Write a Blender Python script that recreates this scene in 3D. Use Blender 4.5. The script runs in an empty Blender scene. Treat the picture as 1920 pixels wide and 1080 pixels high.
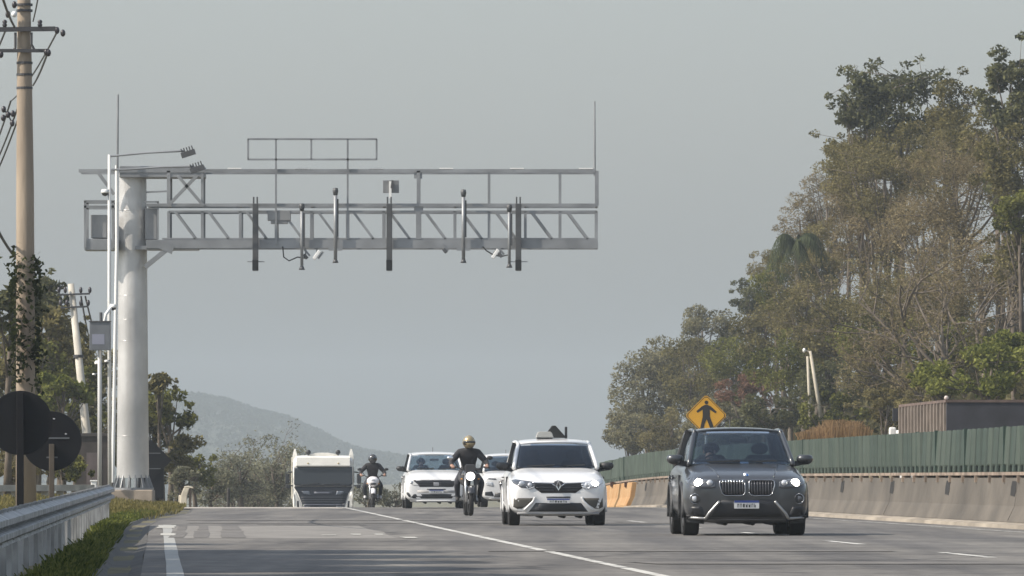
import bpy, bmesh, math, random
import numpy as np
from mathutils import Vector, Matrix, noise
from mathutils.bvhtree import BVHTree

R = math.radians
scene = bpy.context.scene
COL = scene.collection
random.seed(7)

# ------------------------------------------------------------------ camera, sky, sun, exposure
F = 14000.0          # focal length in pixels of a 1920 wide frame (a long TV lens)
HC = 0.83            # camera height over the road
HY = 897.0           # horizon row


def P(px, py, Y):
    """photo pixel + real distance -> point in the world"""
    return Vector(((px - 960.0) / F * Y, Y, HC + (HY - py) / F * Y))


cam = bpy.data.cameras.new('camera')
cam.sensor_width = 36.0
cam.lens = F / 1920.0 * 36.0
cam.shift_y = (HY - 540.0) / 1920.0
cam.clip_start = 1.0
cam.clip_end = 9000.0
camo = bpy.data.objects.new('camera', cam)
COL.objects.link(camo)
camo.location = (0, 0, HC)
camo.rotation_euler = (R(90), 0, 0)
scene.camera = camo

SUN_EL, SUN_AZ = 41.0, 16.0          # light travels towards +X and a little towards +Y
world = bpy.data.worlds.new('World')
scene.world = world
world.use_nodes = True
wt = world.node_tree
bg = wt.nodes['Background']
sky = wt.nodes.new('ShaderNodeTexSky')
sky.sky_type = 'NISHITA'
sky.sun_disc = False
sky.sun_elevation = R(SUN_EL)
sky.sun_rotation = R(270 - SUN_AZ)
sky.air_density = 1.6
sky.dust_density = 2.5
sky.ozone_density = 1.5
hsv = wt.nodes.new('ShaderNodeHueSaturation')
hsv.inputs['Saturation'].default_value = 0.42
wt.links.new(sky.outputs[0], hsv.inputs['Color'])
tint = wt.nodes.new('ShaderNodeMix')
tint.data_type = 'RGBA'
tint.blend_type = 'MULTIPLY'
tint.inputs[0].default_value = 1.0
tint.inputs[7].default_value = (0.92, 0.995, 1.115, 1)
wt.links.new(hsv.outputs[0], tint.inputs[6])
wt.links.new(tint.outputs[2], bg.inputs['Color'])
bg.inputs['Strength'].default_value = 0.121

sun = bpy.data.lights.new('sun', 'SUN')
sun.energy = 4.7
sun.angle = R(0.5)
sun.color = (1.0, 0.90, 0.77)
suno = bpy.data.objects.new('sun', sun)
COL.objects.link(suno)
sd = Vector((math.cos(R(SUN_EL)) * math.cos(R(SUN_AZ)), math.cos(R(SUN_EL)) * math.sin(R(SUN_AZ)), -math.sin(R(SUN_EL))))
suno.rotation_euler = sd.to_track_quat('-Z', 'Y').to_euler()
suno.location = (-60, -20, 60)

scene.view_settings.view_transform = 'Standard'
scene.view_settings.look = 'None'
scene.view_settings.gamma = 1.0
scene.view_settings.exposure = 0.40
scene.render.engine = 'CYCLES'
scene.cycles.use_denoising = True
scene.cycles.max_bounces = 6
scene.cycles.diffuse_bounces = 2
scene.cycles.glossy_bounces = 3
scene.cycles.transparent_max_bounces = 12
scene.cycles.volume_bounces = 1
scene.cycles.pixel_filter_type = 'BLACKMAN_HARRIS'
scene.cycles.filter_width = 1.55

# ------------------------------------------------------------------ materials
MATS = {}


def mat(name, c, rough=0.6, metal=0.0, var=0.0, vscale=3.0, bump=0.0, bscale=20.0, c2=None, emit=None, coat=0.0, spec=0.5, detail=6.0, stretch=None):
    if name in MATS:
        return MATS[name]
    m = bpy.data.materials.new(name)
    m.use_nodes = True
    nt = m.node_tree
    b = nt.nodes['Principled BSDF']
    b.inputs['Base Color'].default_value = (*c, 1)
    b.inputs['Roughness'].default_value = rough
    b.inputs['Metallic'].default_value = metal
    b.inputs['Specular IOR Level'].default_value = spec
    if coat:
        b.inputs['Coat Weight'].default_value = coat
        b.inputs['Coat Roughness'].default_value = 0.06
    if emit:
        b.inputs['Emission Color'].default_value = (*emit[0], 1)
        b.inputs['Emission Strength'].default_value = emit[1]
    if var or bump or c2:
        tc = nt.nodes.new('ShaderNodeTexCoord')
        src = tc.outputs['Object']
        if stretch:
            mp = nt.nodes.new('ShaderNodeMapping')
            mp.inputs['Scale'].default_value = stretch
            nt.links.new(src, mp.inputs[0])
            src = mp.outputs[0]
    if var or c2:
        n = nt.nodes.new('ShaderNodeTexNoise')
        n.inputs['Scale'].default_value = vscale
        n.inputs['Detail'].default_value = detail
        nt.links.new(src, n.inputs['Vector'])
        r = nt.nodes.new('ShaderNodeValToRGB')
        r.color_ramp.elements[0].position = 0.34
        r.color_ramp.elements[1].position = 0.68
        if c2:
            a, d = c, c2
        else:
            a = [x * (1 - var) for x in c]
            d = [min(1, x * (1 + var)) for x in c]
        r.color_ramp.elements[0].color = (*a, 1)
        r.color_ramp.elements[1].color = (*d, 1)
        nt.links.new(n.outputs['Fac'], r.inputs['Fac'])
        nt.links.new(r.outputs['Color'], b.inputs['Base Color'])
    if bump:
        n2 = nt.nodes.new('ShaderNodeTexNoise')
        n2.inputs['Scale'].default_value = bscale
        n2.inputs['Detail'].default_value = 5
        nt.links.new(src, n2.inputs['Vector'])
        bp = nt.nodes.new('ShaderNodeBump')
        bp.inputs['Strength'].default_value = bump
        bp.inputs['Distance'].default_value = 0.05
        nt.links.new(n2.outputs['Fac'], bp.inputs['Height'])
        nt.links.new(bp.outputs['Normal'], b.inputs['Normal'])
    MATS[name] = m
    return m


def leaf_mat(name, dark, light, patch=0.5, trans=0.40, dry=None):
    if name in MATS:
        return MATS[name]
    m = bpy.data.materials.new(name)
    m.use_nodes = True
    nt = m.node_tree
    nt.nodes.clear()
    out = nt.nodes.new('ShaderNodeOutputMaterial')
    geo = nt.nodes.new('ShaderNodeNewGeometry')
    tc = nt.nodes.new('ShaderNodeTexCoord')
    n = nt.nodes.new('ShaderNodeTexNoise')
    n.inputs['Scale'].default_value = patch
    n.inputs['Detail'].default_value = 3
    nt.links.new(tc.outputs['Object'], n.inputs['Vector'])
    mx = nt.nodes.new('ShaderNodeMath')
    mx.operation = 'MULTIPLY_ADD'
    mx.inputs[1].default_value = 0.55
    nt.links.new(geo.outputs['Random Per Island'], mx.inputs[0])
    md = nt.nodes.new('ShaderNodeMath')
    md.operation = 'MULTIPLY_ADD'
    md.inputs[1].default_value = 1.5
    md.inputs[2].default_value = -0.5
    nt.links.new(n.outputs['Fac'], md.inputs[0])
    nt.links.new(md.outputs[0], mx.inputs[2])
    r = nt.nodes.new('ShaderNodeValToRGB')
    r.color_ramp.elements[0].position = 0.15
    r.color_ramp.elements[1].position = 0.9
    r.color_ramp.elements[0].color = (*dark, 1)
    r.color_ramp.elements[1].color = (*light, 1)
    if dry:
        e = r.color_ramp.elements.new(0.62)
        e.color = (*dry, 1)
    nt.links.new(mx.outputs[0], r.inputs['Fac'])
    d = nt.nodes.new('ShaderNodeBsdfDiffuse')
    t = nt.nodes.new('ShaderNodeBsdfTranslucent')
    ms = nt.nodes.new('ShaderNodeMixShader')
    ms.inputs[0].default_value = trans
    nt.links.new(r.outputs[0], d.inputs['Color'])
    nt.links.new(r.outputs[0], t.inputs['Color'])
    nt.links.new(d.outputs[0], ms.inputs[1])
    nt.links.new(t.outputs[0], ms.inputs[2])
    nt.links.new(ms.outputs[0], out.inputs['Surface'])
    MATS[name] = m
    return m


def glass_mat(name, tint, rough=0.03):
    if name in MATS:
        return MATS[name]
    m = bpy.data.materials.new(name)
    m.use_nodes = True
    nt = m.node_tree
    nt.nodes.clear()
    out = nt.nodes.new('ShaderNodeOutputMaterial')
    tr = nt.nodes.new('ShaderNodeBsdfTransparent')
    tr.inputs['Color'].default_value = (*tint, 1)
    gl = nt.nodes.new('ShaderNodeBsdfGlossy')
    gl.inputs['Roughness'].default_value = rough
    gl.inputs['Color'].default_value = (0.85, 0.92, 1.0, 1)
    lw = nt.nodes.new('ShaderNodeLayerWeight')
    lw.inputs['Blend'].default_value = 0.5
    pw = nt.nodes.new('ShaderNodeMath')
    pw.operation = 'POWER'
    pw.inputs[1].default_value = 4.0
    nt.links.new(lw.outputs['Facing'], pw.inputs[0])
    fr = nt.nodes.new('ShaderNodeMath')
    fr.operation = 'MULTIPLY_ADD'
    fr.inputs[1].default_value = 0.9
    fr.inputs[2].default_value = 0.045
    nt.links.new(pw.outputs[0], fr.inputs[0])
    ms = nt.nodes.new('ShaderNodeMixShader')
    nt.links.new(fr.outputs[0], ms.inputs[0])
    nt.links.new(tr.outputs[0], ms.inputs[1])
    nt.links.new(gl.outputs[0], ms.inputs[2])
    nt.links.new(ms.outputs[0], out.inputs['Surface'])
    MATS[name] = m
    return m


# ------------------------------------------------------------------ mesh helpers
class MB:
    def __init__(s):
        s.v, s.f = [], []

    def quadbox(s, x0, x1, y0, y1, z0, z1, M=None):
        b = len(s.v)
        pts = [(x0, y0, z0), (x1, y0, z0), (x1, y1, z0), (x0, y1, z0), (x0, y0, z1), (x1, y0, z1), (x1, y1, z1), (x0, y1, z1)]
        for p in pts:
            s.v.append(tuple(M @ Vector(p)) if M else p)
        for q in ((0, 3, 2, 1), (4, 5, 6, 7), (0, 1, 5, 4), (1, 2, 6, 5), (2, 3, 7, 6), (3, 0, 4, 7)):
            s.f.append(tuple(b + i for i in q))
        return s

    def cbox(s, c, d, M=None):
        return s.quadbox(c[0] - d[0] / 2, c[0] + d[0] / 2, c[1] - d[1] / 2, c[1] + d[1] / 2, c[2] - d[2] / 2, c[2] + d[2] / 2, M)

    def bar(s, a, b, w, h=None, up=(0, 0, 1)):
        a, b = Vector(a), Vector(b)
        h = h or w
        d = (b - a).normalized()
        u = Vector(up)
        if abs(d.dot(u)) > 0.95:
            u = Vector((0, 1, 0))
        sx = d.cross(u).normalized()
        sz = sx.cross(d).normalized()
        k = len(s.v)
        for p in (a, b):
            for i, j in ((-1, -1), (1, -1), (1, 1), (-1, 1)):
                s.v.append(tuple(p + sx * (i * w / 2) + sz * (j * h / 2)))
        for q in ((0, 3, 2, 1), (4, 5, 6, 7), (0, 1, 5, 4), (1, 2, 6, 5), (2, 3, 7, 6), (3, 0, 4, 7)):
            s.f.append(tuple(k + i for i in q))
        return s

    def tube(s, pts, rad, n=8, cap=True):
        pts = [Vector(p) for p in pts]
        if not isinstance(rad, (list, tuple)):
            rad = [rad] * len(pts)
        k = len(s.v)
        prev = None
        for i, p in enumerate(pts):
            d = (pts[min(i + 1, len(pts) - 1)] - pts[max(i - 1, 0)])
            if d.length < 1e-9:
                d = Vector((0, 0, 1))
            d.normalize()
            if prev is None:
                u = Vector((0, 0, 1)) if abs(d.z) < 0.9 else Vector((1, 0, 0))
                a = d.cross(u).normalized()
            else:
                a = (prev - d * prev.dot(d))
                if a.length < 1e-6:
                    a = d.cross(Vector((0, 0, 1)))
                a.normalize()
            prev = a
            b = d.cross(a)
            for j in range(n):
                t = 2 * math.pi * j / n
                s.v.append(tuple(p + (a * math.cos(t) + b * math.sin(t)) * rad[i]))
        for i in range(len(pts) - 1):
            for j in range(n):
                s.f.append((k + i * n + j, k + i * n + (j + 1) % n, k + (i + 1) * n + (j + 1) % n, k + (i + 1) * n + j))
        if cap:
            s.f.append(tuple(k + j for j in range(n - 1, -1, -1)))
            e = k + (len(pts) - 1) * n
            s.f.append(tuple(e + j for j in range(n)))
        return s

    def lathe(s, prof, c, axis='z', n=24):
        """prof: (radius, along)"""
        k = len(s.v)
        for r, h in prof:
            for j in range(n):
                t = 2 * math.pi * j / n
                a, b = r * math.cos(t), r * math.sin(t)
                p = {'z': (a, b, h), 'y': (a, h, b), 'x': (h, a, b)}[axis]
                s.v.append((c[0] + p[0], c[1] + p[1], c[2] + p[2]))
        for i in range(len(prof) - 1):
            for j in range(n):
                s.f.append((k + i * n + j, k + i * n + (j + 1) % n, k + (i + 1) * n + (j + 1) % n, k + (i + 1) * n + j))
        return s

    def ell(s, c, r, n=12, m=8, M=None):
        k = len(s.v)
        for i in range(m + 1):
            ph = math.pi * i / m
            for j in range(n):
                t = 2 * math.pi * j / n
                p = Vector((r[0] * math.sin(ph) * math.cos(t), r[1] * math.sin(ph) * math.sin(t), r[2] * math.cos(ph)))
                if M:
                    p = M @ p
                s.v.append((c[0] + p.x, c[1] + p.y, c[2] + p.z))
        for i in range(m):
            for j in range(n):
                s.f.append((k + i * n + j, k + (i + 1) * n + j, k + (i + 1) * n + (j + 1) % n, k + i * n + (j + 1) % n))
        return s

    def loft(s, rings, cap=True, close=True):
        k = len(s.v)
        n = len(rings[0])
        for r in rings:
            s.v.extend(tuple(p) for p in r)
        for i in range(len(rings) - 1):
            for j in range(n if close else n - 1):
                s.f.append((k + i * n + j, k + i * n + (j + 1) % n, k + (i + 1) * n + (j + 1) % n, k + (i + 1) * n + j))
        if cap:
            s.f.append(tuple(k + j for j in range(n - 1, -1, -1)))
            e = k + (len(rings) - 1) * n
            s.f.append(tuple(e + j for j in range(n)))
        return s

    def prism(s, poly, y0, y1, plane='xz'):
        """polygon in a plane, extruded along the third axis"""
        def pt(a, b, y):
            return {'xz': (a, y, b), 'yz': (y, a, b), 'xy': (a, b, y)}[plane]
        return s.loft([[pt(a, b, y0) for a, b in poly], [pt(a, b, y1) for a, b in poly]])

    def grid(s, fn, nu, nv):
        k = len(s.v)
        for i in range(nu + 1):
            for j in range(nv + 1):
                s.v.append(tuple(fn(i / nu, j / nv)))
        for i in range(nu):
            for j in range(nv):
                a = k + i * (nv + 1) + j
                s.f.append((a, a + nv + 1, a + nv + 2, a + 1))
        return s

    def mesh(s, name, smooth=False):
        me = bpy.data.meshes.new(name)
        me.from_pydata(s.v, [], s.f)
        bm = bmesh.new()
        bm.from_mesh(me)
        bmesh.ops.remove_doubles(bm, verts=bm.verts, dist=1e-5)
        bmesh.ops.recalc_face_normals(bm, faces=bm.faces)
        bm.to_mesh(me)
        bm.free()
        if smooth:
            for p in me.polygons:
                p.use_smooth = True
        return me

    def build(s, name, m, parent=None, smooth=False, bevel=0.0, sub=0, thick=0.0, auto=None):
        me = s.mesh(name, smooth)
        return link(name, me, m, parent, bevel, sub, thick, auto)


def link(name, me, m, parent=None, bevel=0.0, sub=0, thick=0.0, auto=None):
    if m is not None:
        me.materials.append(m)
    o = bpy.data.objects.new(name, me)
    COL.objects.link(o)
    if parent is not None:
        o.parent = parent
    if thick:
        md = o.modifiers.new('thick', 'SOLIDIFY')
        md.thickness = thick
        md.offset = -1
    if bevel:
        md = o.modifiers.new('bevel', 'BEVEL')
        md.width = bevel
        md.segments = 2
        md.limit_method = 'ANGLE'
    if sub:
        md = o.modifiers.new('sub', 'SUBSURF')
        md.levels = md.render_levels = sub
    if auto:
        for p in me.polygons:
            p.use_smooth = True
        me.set_sharp_from_angle(angle=R(auto))
    return o


def thing(name, label, cat, loc=(0, 0, 0), rz=0.0, group=None):
    o = bpy.data.objects.new(name, None)
    o.empty_display_size = 0.2
    COL.objects.link(o)
    o.location = loc
    o.rotation_euler = (0, 0, rz)
    return tag(o, label, cat, group)


def tag(o, label, cat, group=None):
    o['label'] = label
    o['category'] = cat
    if group:
        o['group'] = group
    return o


def struct(o, kind='structure'):
    o['kind'] = kind
    return o


def copy_tree(o, parent=None):
    c = o.copy()
    COL.objects.link(c)
    if parent is not None:
        c.parent = parent
    for ch in list(o.children):
        copy_tree(ch, c)
    return c


def npmesh(name, verts, quads):
    me = bpy.data.meshes.new(name)
    nv, nf = len(verts), len(quads)
    me.vertices.add(nv)
    me.vertices.foreach_set('co', np.asarray(verts, dtype=np.float32).ravel())
    me.loops.add(nf * 4)
    me.loops.foreach_set('vertex_index', np.asarray(quads, dtype=np.int32).ravel())
    me.polygons.add(nf)
    me.polygons.foreach_set('loop_start', np.arange(0, nf * 4, 4, dtype=np.int32))
    me.update(calc_edges=True)
    return me


# ------------------------------------------------------------------ road line and levels
def bend(Y):
    return 0.0


def XS(Y):                       # the solid white lane line
    return 3.84 - 0.0405 * Y + bend(Y)


def EO(Y):                       # offset of the left edge line from the lane line
    pts = [(20, -3.85), (63.5, -4.13), (132, -4.6), (152, -4.5), (180, -4.0), (300, -3.9)]
    for (a, p), (b, q) in zip(pts, pts[1:]):
        if Y <= b:
            return p + (q - p) * (max(Y, a) - a) / (b - a)
    return pts[-1][1]


def zroad(Y):
    d = max(0.0, Y - 205.0)
    if d < 110:
        return -d * d / 10200.0
    return -(110 * 110) / 10200.0 - (d - 110) * 0.0216 if d < 400 else -(110 * 110) / 10200.0 - 290 * 0.0216


def sstep(a, b, x):
    t = min(1.0, max(0.0, (x - a) / (b - a)))
    return t * t * (3 - 2 * t)


def foot(Y):                     # foot of the wooded slope on the right
    return 13.6 - 0.0405 * Y + bend(Y) * 0.7 + 9.4


def zground(X, Y):
    z = zroad(Y) - 0.03
    xl = XS(Y) + EO(Y) - 0.7
    z += 0.06 * sstep(0.0, 0.3, xl - X) - 0.10 * sstep(0.3, 0.7, xl - X) * (1 - sstep(110, 150, Y)) + 0.22 * sstep(0.6, 3.0, xl - X) * sstep(150, 190, Y)
    z -= 0.8 * sstep(4, 14, xl - X) * (1 - sstep(60, 220, Y))
    if Y > 120:
        d = X - foot(Y)
        if d > 0:
            z += 12.0 * (1 - math.exp(-d * 1.0 / 12.0)) * sstep(120, 200, Y) * (1 - 0.5 * sstep(420, 700, Y))
            z += 0.35 * noise.noise((X * 0.3, Y * 0.08, 0))
    return z


# ------------------------------------------------------------------ ground, road, markings
def build_ground():
    xs = list(np.concatenate([[-900, -500, -250, -120, -70, -45], np.linspace(-32, 40, 145), [46, 55, 70, 100, 180, 350, 900]]))
    ys = list(np.concatenate([[-40, 0, 25], np.linspace(40, 460, 211), np.linspace(470, 900, 30), [1000, 1300, 1700, 2100, 2800, 3500, 5000]]))
    v = [(x, y, zground(x, y)) for y in ys for x in xs]
    n = len(xs)
    f = [(j * n + i, j * n + i + 1, (j + 1) * n + i + 1, (j + 1) * n + i) for j in range(len(ys) - 1) for i in range(n - 1)]
    me = npmesh('ground', v, f)
    for p in me.polygons:
        p.use_smooth = True
    m = mat('ground_dry', (0.075, 0.07, 0.035), 0.95, var=0.4, c2=(0.15, 0.13, 0.07), vscale=0.5, bump=0.5, bscale=6)
    struct(link('ground', me, m))


def strip(name, x0, x1, Y0, Y1, dz, m, step=4.0, jitter=0.0, nx=1, edge=False):
    n = max(1, int((Y1 - Y0) / step))
    mb = MB()

    def fn(u, v):
        Y = Y0 + (Y1 - Y0) * u
        a = x0 + (x1 - x0) * v
        if jitter:
            a += jitter * noise.noise((Y * 0.7, v * 7.0, x0))
        if edge:
            a += EO(Y) * (1 if edge is True else 1 - v)
        return (XS(Y) + a, Y, zroad(Y) + dz)
    mb.grid(fn, n, nx)
    return mb.build(name, m)


def asphalt_mat():
    m = bpy.data.materials.new('asphalt')
    m.use_nodes = True
    nt = m.node_tree
    b = nt.nodes['Principled BSDF']
    b.inputs['Roughness'].default_value = 0.82
    b.inputs['Specular IOR Level'].default_value = 0.3
    tc = nt.nodes.new('ShaderNodeTexCoord')

    def ns(scale, st, detail=5):
        mp = nt.nodes.new('ShaderNodeMapping')
        mp.inputs['Scale'].default_value = st
        mp.inputs['Rotation'].default_value = (0, 0, R(-2.3))
        nt.links.new(tc.outputs['Object'], mp.inputs[0])
        n = nt.nodes.new('ShaderNodeTexNoise')
        n.inputs['Scale'].default_value = scale
        n.inputs['Detail'].default_value = detail
        nt.links.new(mp.outputs[0], n.inputs['Vector'])
        return n.outputs['Fac']

    def ramp(f, p0, c0, p1, c1):
        r = nt.nodes.new('ShaderNodeValToRGB')
        r.color_ramp.elements[0].position = p0
        r.color_ramp.elements[1].position = p1
        r.color_ramp.elements[0].color = (*c0, 1)
        r.color_ramp.elements[1].color = (*c1, 1)
        nt.links.new(f, r.inputs[0])
        return r.outputs[0]

    def mul(a, b_):
        x = nt.nodes.new('ShaderNodeMix')
        x.data_type = 'RGBA'
        x.blend_type = 'MULTIPLY'
        x.inputs[0].default_value = 1.0
        nt.links.new(a, x.inputs[6])
        nt.links.new(b_, x.inputs[7])
        return x.outputs[2]
    base = ramp(ns(0.35, (1, 0.25, 1)), 0.35, (0.135, 0.128, 0.118), 0.7, (0.19, 0.18, 0.165))
    lanes = ramp(ns(1.1, (1, 0.03, 1), 3), 0.38, (0.66, 0.66, 0.68), 0.62, (1.06, 1.05, 1.03))
    cross = ramp(ns(0.5, (0.12, 0.5, 1), 4), 0.4, (0.8, 0.8, 0.81), 0.56, (1.03, 1.03, 1.03))
    fine = ramp(ns(5.0, (1, 0.35, 1), 8), 0.32, (0.76, 0.76, 0.76), 0.7, (1.16, 1.16, 1.16))
    vo = nt.nodes.new('ShaderNodeTexVoronoi')
    vo.feature = 'DISTANCE_TO_EDGE'
    vo.inputs['Scale'].default_value = 0.16
    wob = nt.nodes.new('ShaderNodeTexNoise')
    wob.inputs['Scale'].default_value = 1.2
    wob.inputs['Detail'].default_value = 4
    nt.links.new(tc.outputs['Object'], wob.inputs['Vector'])
    add = nt.nodes.new('ShaderNodeMix')
    add.data_type = 'RGBA'
    add.blend_type = 'ADD'
    add.inputs[0].default_value = 1.2
    nt.links.new(tc.outputs['Object'], add.inputs[6])
    nt.links.new(wob.outputs['Color'], add.inputs[7])
    nt.links.new(add.outputs[2], vo.inputs['Vector'])
    crack = ramp(vo.outputs['Distance'], 0.006, (0.55, 0.55, 0.56), 0.016, (1, 1, 1))
    nt.links.new(mul(mul(mul(base, lanes), mul(cross, fine)), crack), b.inputs['Base Color'])
    return m


def worn_paint(name, c, lo=0.40, hi=0.5, scale=2.0):
    """old road paint: broken up so that asphalt shows through"""
    m = bpy.data.materials.new(name)
    m.use_nodes = True
    nt = m.node_tree
    b = nt.nodes['Principled BSDF']
    b.inputs['Roughness'].default_value = 0.7
    tc = nt.nodes.new('ShaderNodeTexCoord')
    n = nt.nodes.new('ShaderNodeTexNoise')
    n.inputs['Scale'].default_value = scale
    n.inputs['Detail'].default_value = 8
    nt.links.new(tc.outputs['Object'], n.inputs['Vector'])
    r = nt.nodes.new('ShaderNodeValToRGB')
    r.color_ramp.elements[0].position = lo
    r.color_ramp.elements[1].position = hi
    r.color_ramp.elements[0].color = (0.17, 0.165, 0.155, 1)
    r.color_ramp.elements[1].color = (*c, 1)
    nt.links.new(n.outputs['Fac'], r.inputs[0])
    nt.links.new(r.outputs[0], b.inputs['Base Color'])
    return m


def build_road():
    asph = asphalt_mat()
    struct(strip('road', -0.30, 9.35, 20, 470, 0.0, asph, nx=12, edge='left'))
    struct(strip('far_carriageway', 10.7, 19.0, 100, 470, -0.004, asph, nx=6))
    gut = mat('gutter_concrete', (0.045, 0.044, 0.042), 0.9, vscale=1.2, c2=(0.08, 0.077, 0.07))
    mb = MB()
    prof = [(-0.30, 0.002), (-0.42, -0.03), (-0.60, -0.02), (-0.66, 0.03), (-0.74, 0.035), (-0.76, -0.1)]

    def fn(u, v):
        Y = 20 + 195 * u
        a = prof[round(v * 5)]
        return (XS(Y) + EO(Y) + a[0] + 0.03 * noise.noise((Y * 0.4, 1.0, 0)), Y, zroad(Y) + a[1])
    mb.grid(fn, 60, 5)
    struct(mb.build('kerb_gutter', gut))
    paint = worn_paint('lane_paint', (0.52, 0.51, 0.47), 0.38, 0.50, 1.4)
    faint = worn_paint('faded_paint', (0.42, 0.41, 0.38), 0.42, 0.56, 1.2)
    edge = worn_paint('edge_paint', (0.32, 0.32, 0.30), 0.30, 0.42, 1.3)
    struct(strip('lane_line', -0.06, 0.06, 20, 300, 0.004, paint, jitter=0.015))
    struct(strip('edge_line', -0.075, 0.075, 20, 133, 0.004, edge, jitter=0.012, edge=True))
    struct(strip('edge_line', 8.62, 8.74, 20, 250, 0.004, faint, jitter=0.04))
    k = 0
    Y = 62.5
    while Y < 260:
        struct(strip('lane_dash', 4.28, 4.41, Y, Y + 5.4, 0.004, paint, step=1.5, jitter=0.01))
        Y += 15.6
    # dark resurfaced stripes and pale scraped paint blocks in the left lane
    patch = mat('asphalt_patch', (0.125, 0.117, 0.108), 0.9, var=0.3, vscale=2)
    pale = mat('asphalt_worn', (0.185, 0.174, 0.158), 0.9, var=0.25, vscale=1.2)
    struct(strip('worn_patch', -4.45, -1.2, 103, 131, 0.002, pale, jitter=0.1, nx=4))
    for a, b in ((-4.42, -4.2), (-4.08, -3.85), (-3.68, -3.32)):
        struct(strip('road_patch', a, b, 104, 117, 0.006, patch, jitter=0.06, nx=2))
        struct(strip('road_patch', a + .05, b - .02, 119, 130, 0.006, patch, jitter=0.06, nx=2))
    for a, b, y0, y1 in ((-3.0, -1.1, 133, 135.5), (-4.2, 6.5, 137, 138.3), (-4.3, 4, 147, 150), (-0.7, 3.9, 84.5, 86.0), (0.4, 8, 72, 74)):
        struct(strip('road_patch', a, b, y0, y1, 0.006, patch, jitter=0.25, nx=6))
    struct(strip('crest_slab', -5.6, -0.15, 205, 240, 0.005, mat('slab_pale', (0.36, 0.33, 0.29), 0.9, var=0.2, vscale=0.8), nx=4))
    wp = mat('white_paint', (0.42, 0.41, 0.37), 0.7, var=0.2, vscale=4)
    for a, b, y0, y1 in ((-1.15, -0.95, 103, 105.2), (-1.75, -1.6, 109, 111), (-1.4, -1.27, 109, 111), (-2.2, -2.0, 108, 109), (-4.72, -4.42, 124, 131.5), (-4.55, -4.35, 108, 112)):
        struct(strip('paint_block', a, b, y0, y1, 0.008, wp, jitter=0.06, step=1, nx=2))
    # grass strip under the guardrail and at the foot of the gantry
    def blades(name, n, fx, hmin, hmax, m, seed):
        rng = np.random.default_rng(seed)
        V = np.zeros((n * 4, 3), np.float32)
        for i in range(n):
            x, y = fx(rng)
            z = zground(x, y) - 0.02
            h = rng.uniform(hmin, hmax)
            a = rng.uniform(0, 6.28)
            w = rng.uniform(0.008, 0.02) * (1 + h * 2)
            dx, dy = math.cos(a) * w, math.sin(a) * w
            lx, ly = rng.normal(0, h * 0.35, 2)
            V[i * 4] = (x - dx, y - dy, z)
            V[i * 4 + 1] = (x + dx, y + dy, z)
            V[i * 4 + 2] = (x + lx + dx * .3, y + ly + dy * .3, z + h)
            V[i * 4 + 3] = (x + lx - dx * .3, y + ly - dy * .3, z + h)
        me = npmesh(name, V, np.arange(n * 4).reshape(-1, 4))
        o = link(name, me, m)
        struct(o, 'stuff')
        return o

    def near(rng):
        y = rng.uniform(50, 165)
        return XS(y) + max(EO(y) - 0.72 - abs(rng.normal(0.10, 0.18)), -5.26 + 0.14 * rng.random() if y < 105 else -6), y

    def mound(rng):
        y = rng.uniform(150, 232)
        return XS(y) + EO(y) - 0.6 - rng.uniform(0, 5.0), y
    o = blades('grass_verge', 26000, near, 0.05, 0.17, leaf_mat('grass_green', (0.03, 0.05, 0.012), (0.16, 0.17, 0.05), 0.9, 0.3), 3)
    o['label'] = 'green grass growing under the guardrail beside the kerb'
    o = blades('grass_mound', 22000, mound, 0.05, 0.2, leaf_mat('grass_yellow', (0.07, 0.07, 0.024), (0.22, 0.185, 0.075), 0.9, 0.3), 4)
    o['label'] = 'yellowish cut grass around the gantry footing'


build_ground()
build_road()


# ------------------------------------------------------------------ median barrier and green fence
def XF(Y):
    return XS(Y) + 9.75


def barrier_mesh(Y0, Y1, step=3.0, dx=0.0):
    prof = [(-0.02, -0.1), (-0.02, 0.10), (0.10, 0.36), (0.17, 0.84), (0.33, 0.845), (0.42, 0.36), (0.52, 0.10), (0.52, -0.1)]
    n = max(1, int((Y1 - Y0) / step))
    rings = []
    for i in range(n + 1):
        Y = Y0 + (Y1 - Y0) * i / n
        rings.append([(XF(Y) + a + dx, Y, zroad(Y) + b) for a, b in prof])
    return MB().loft(rings)


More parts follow.
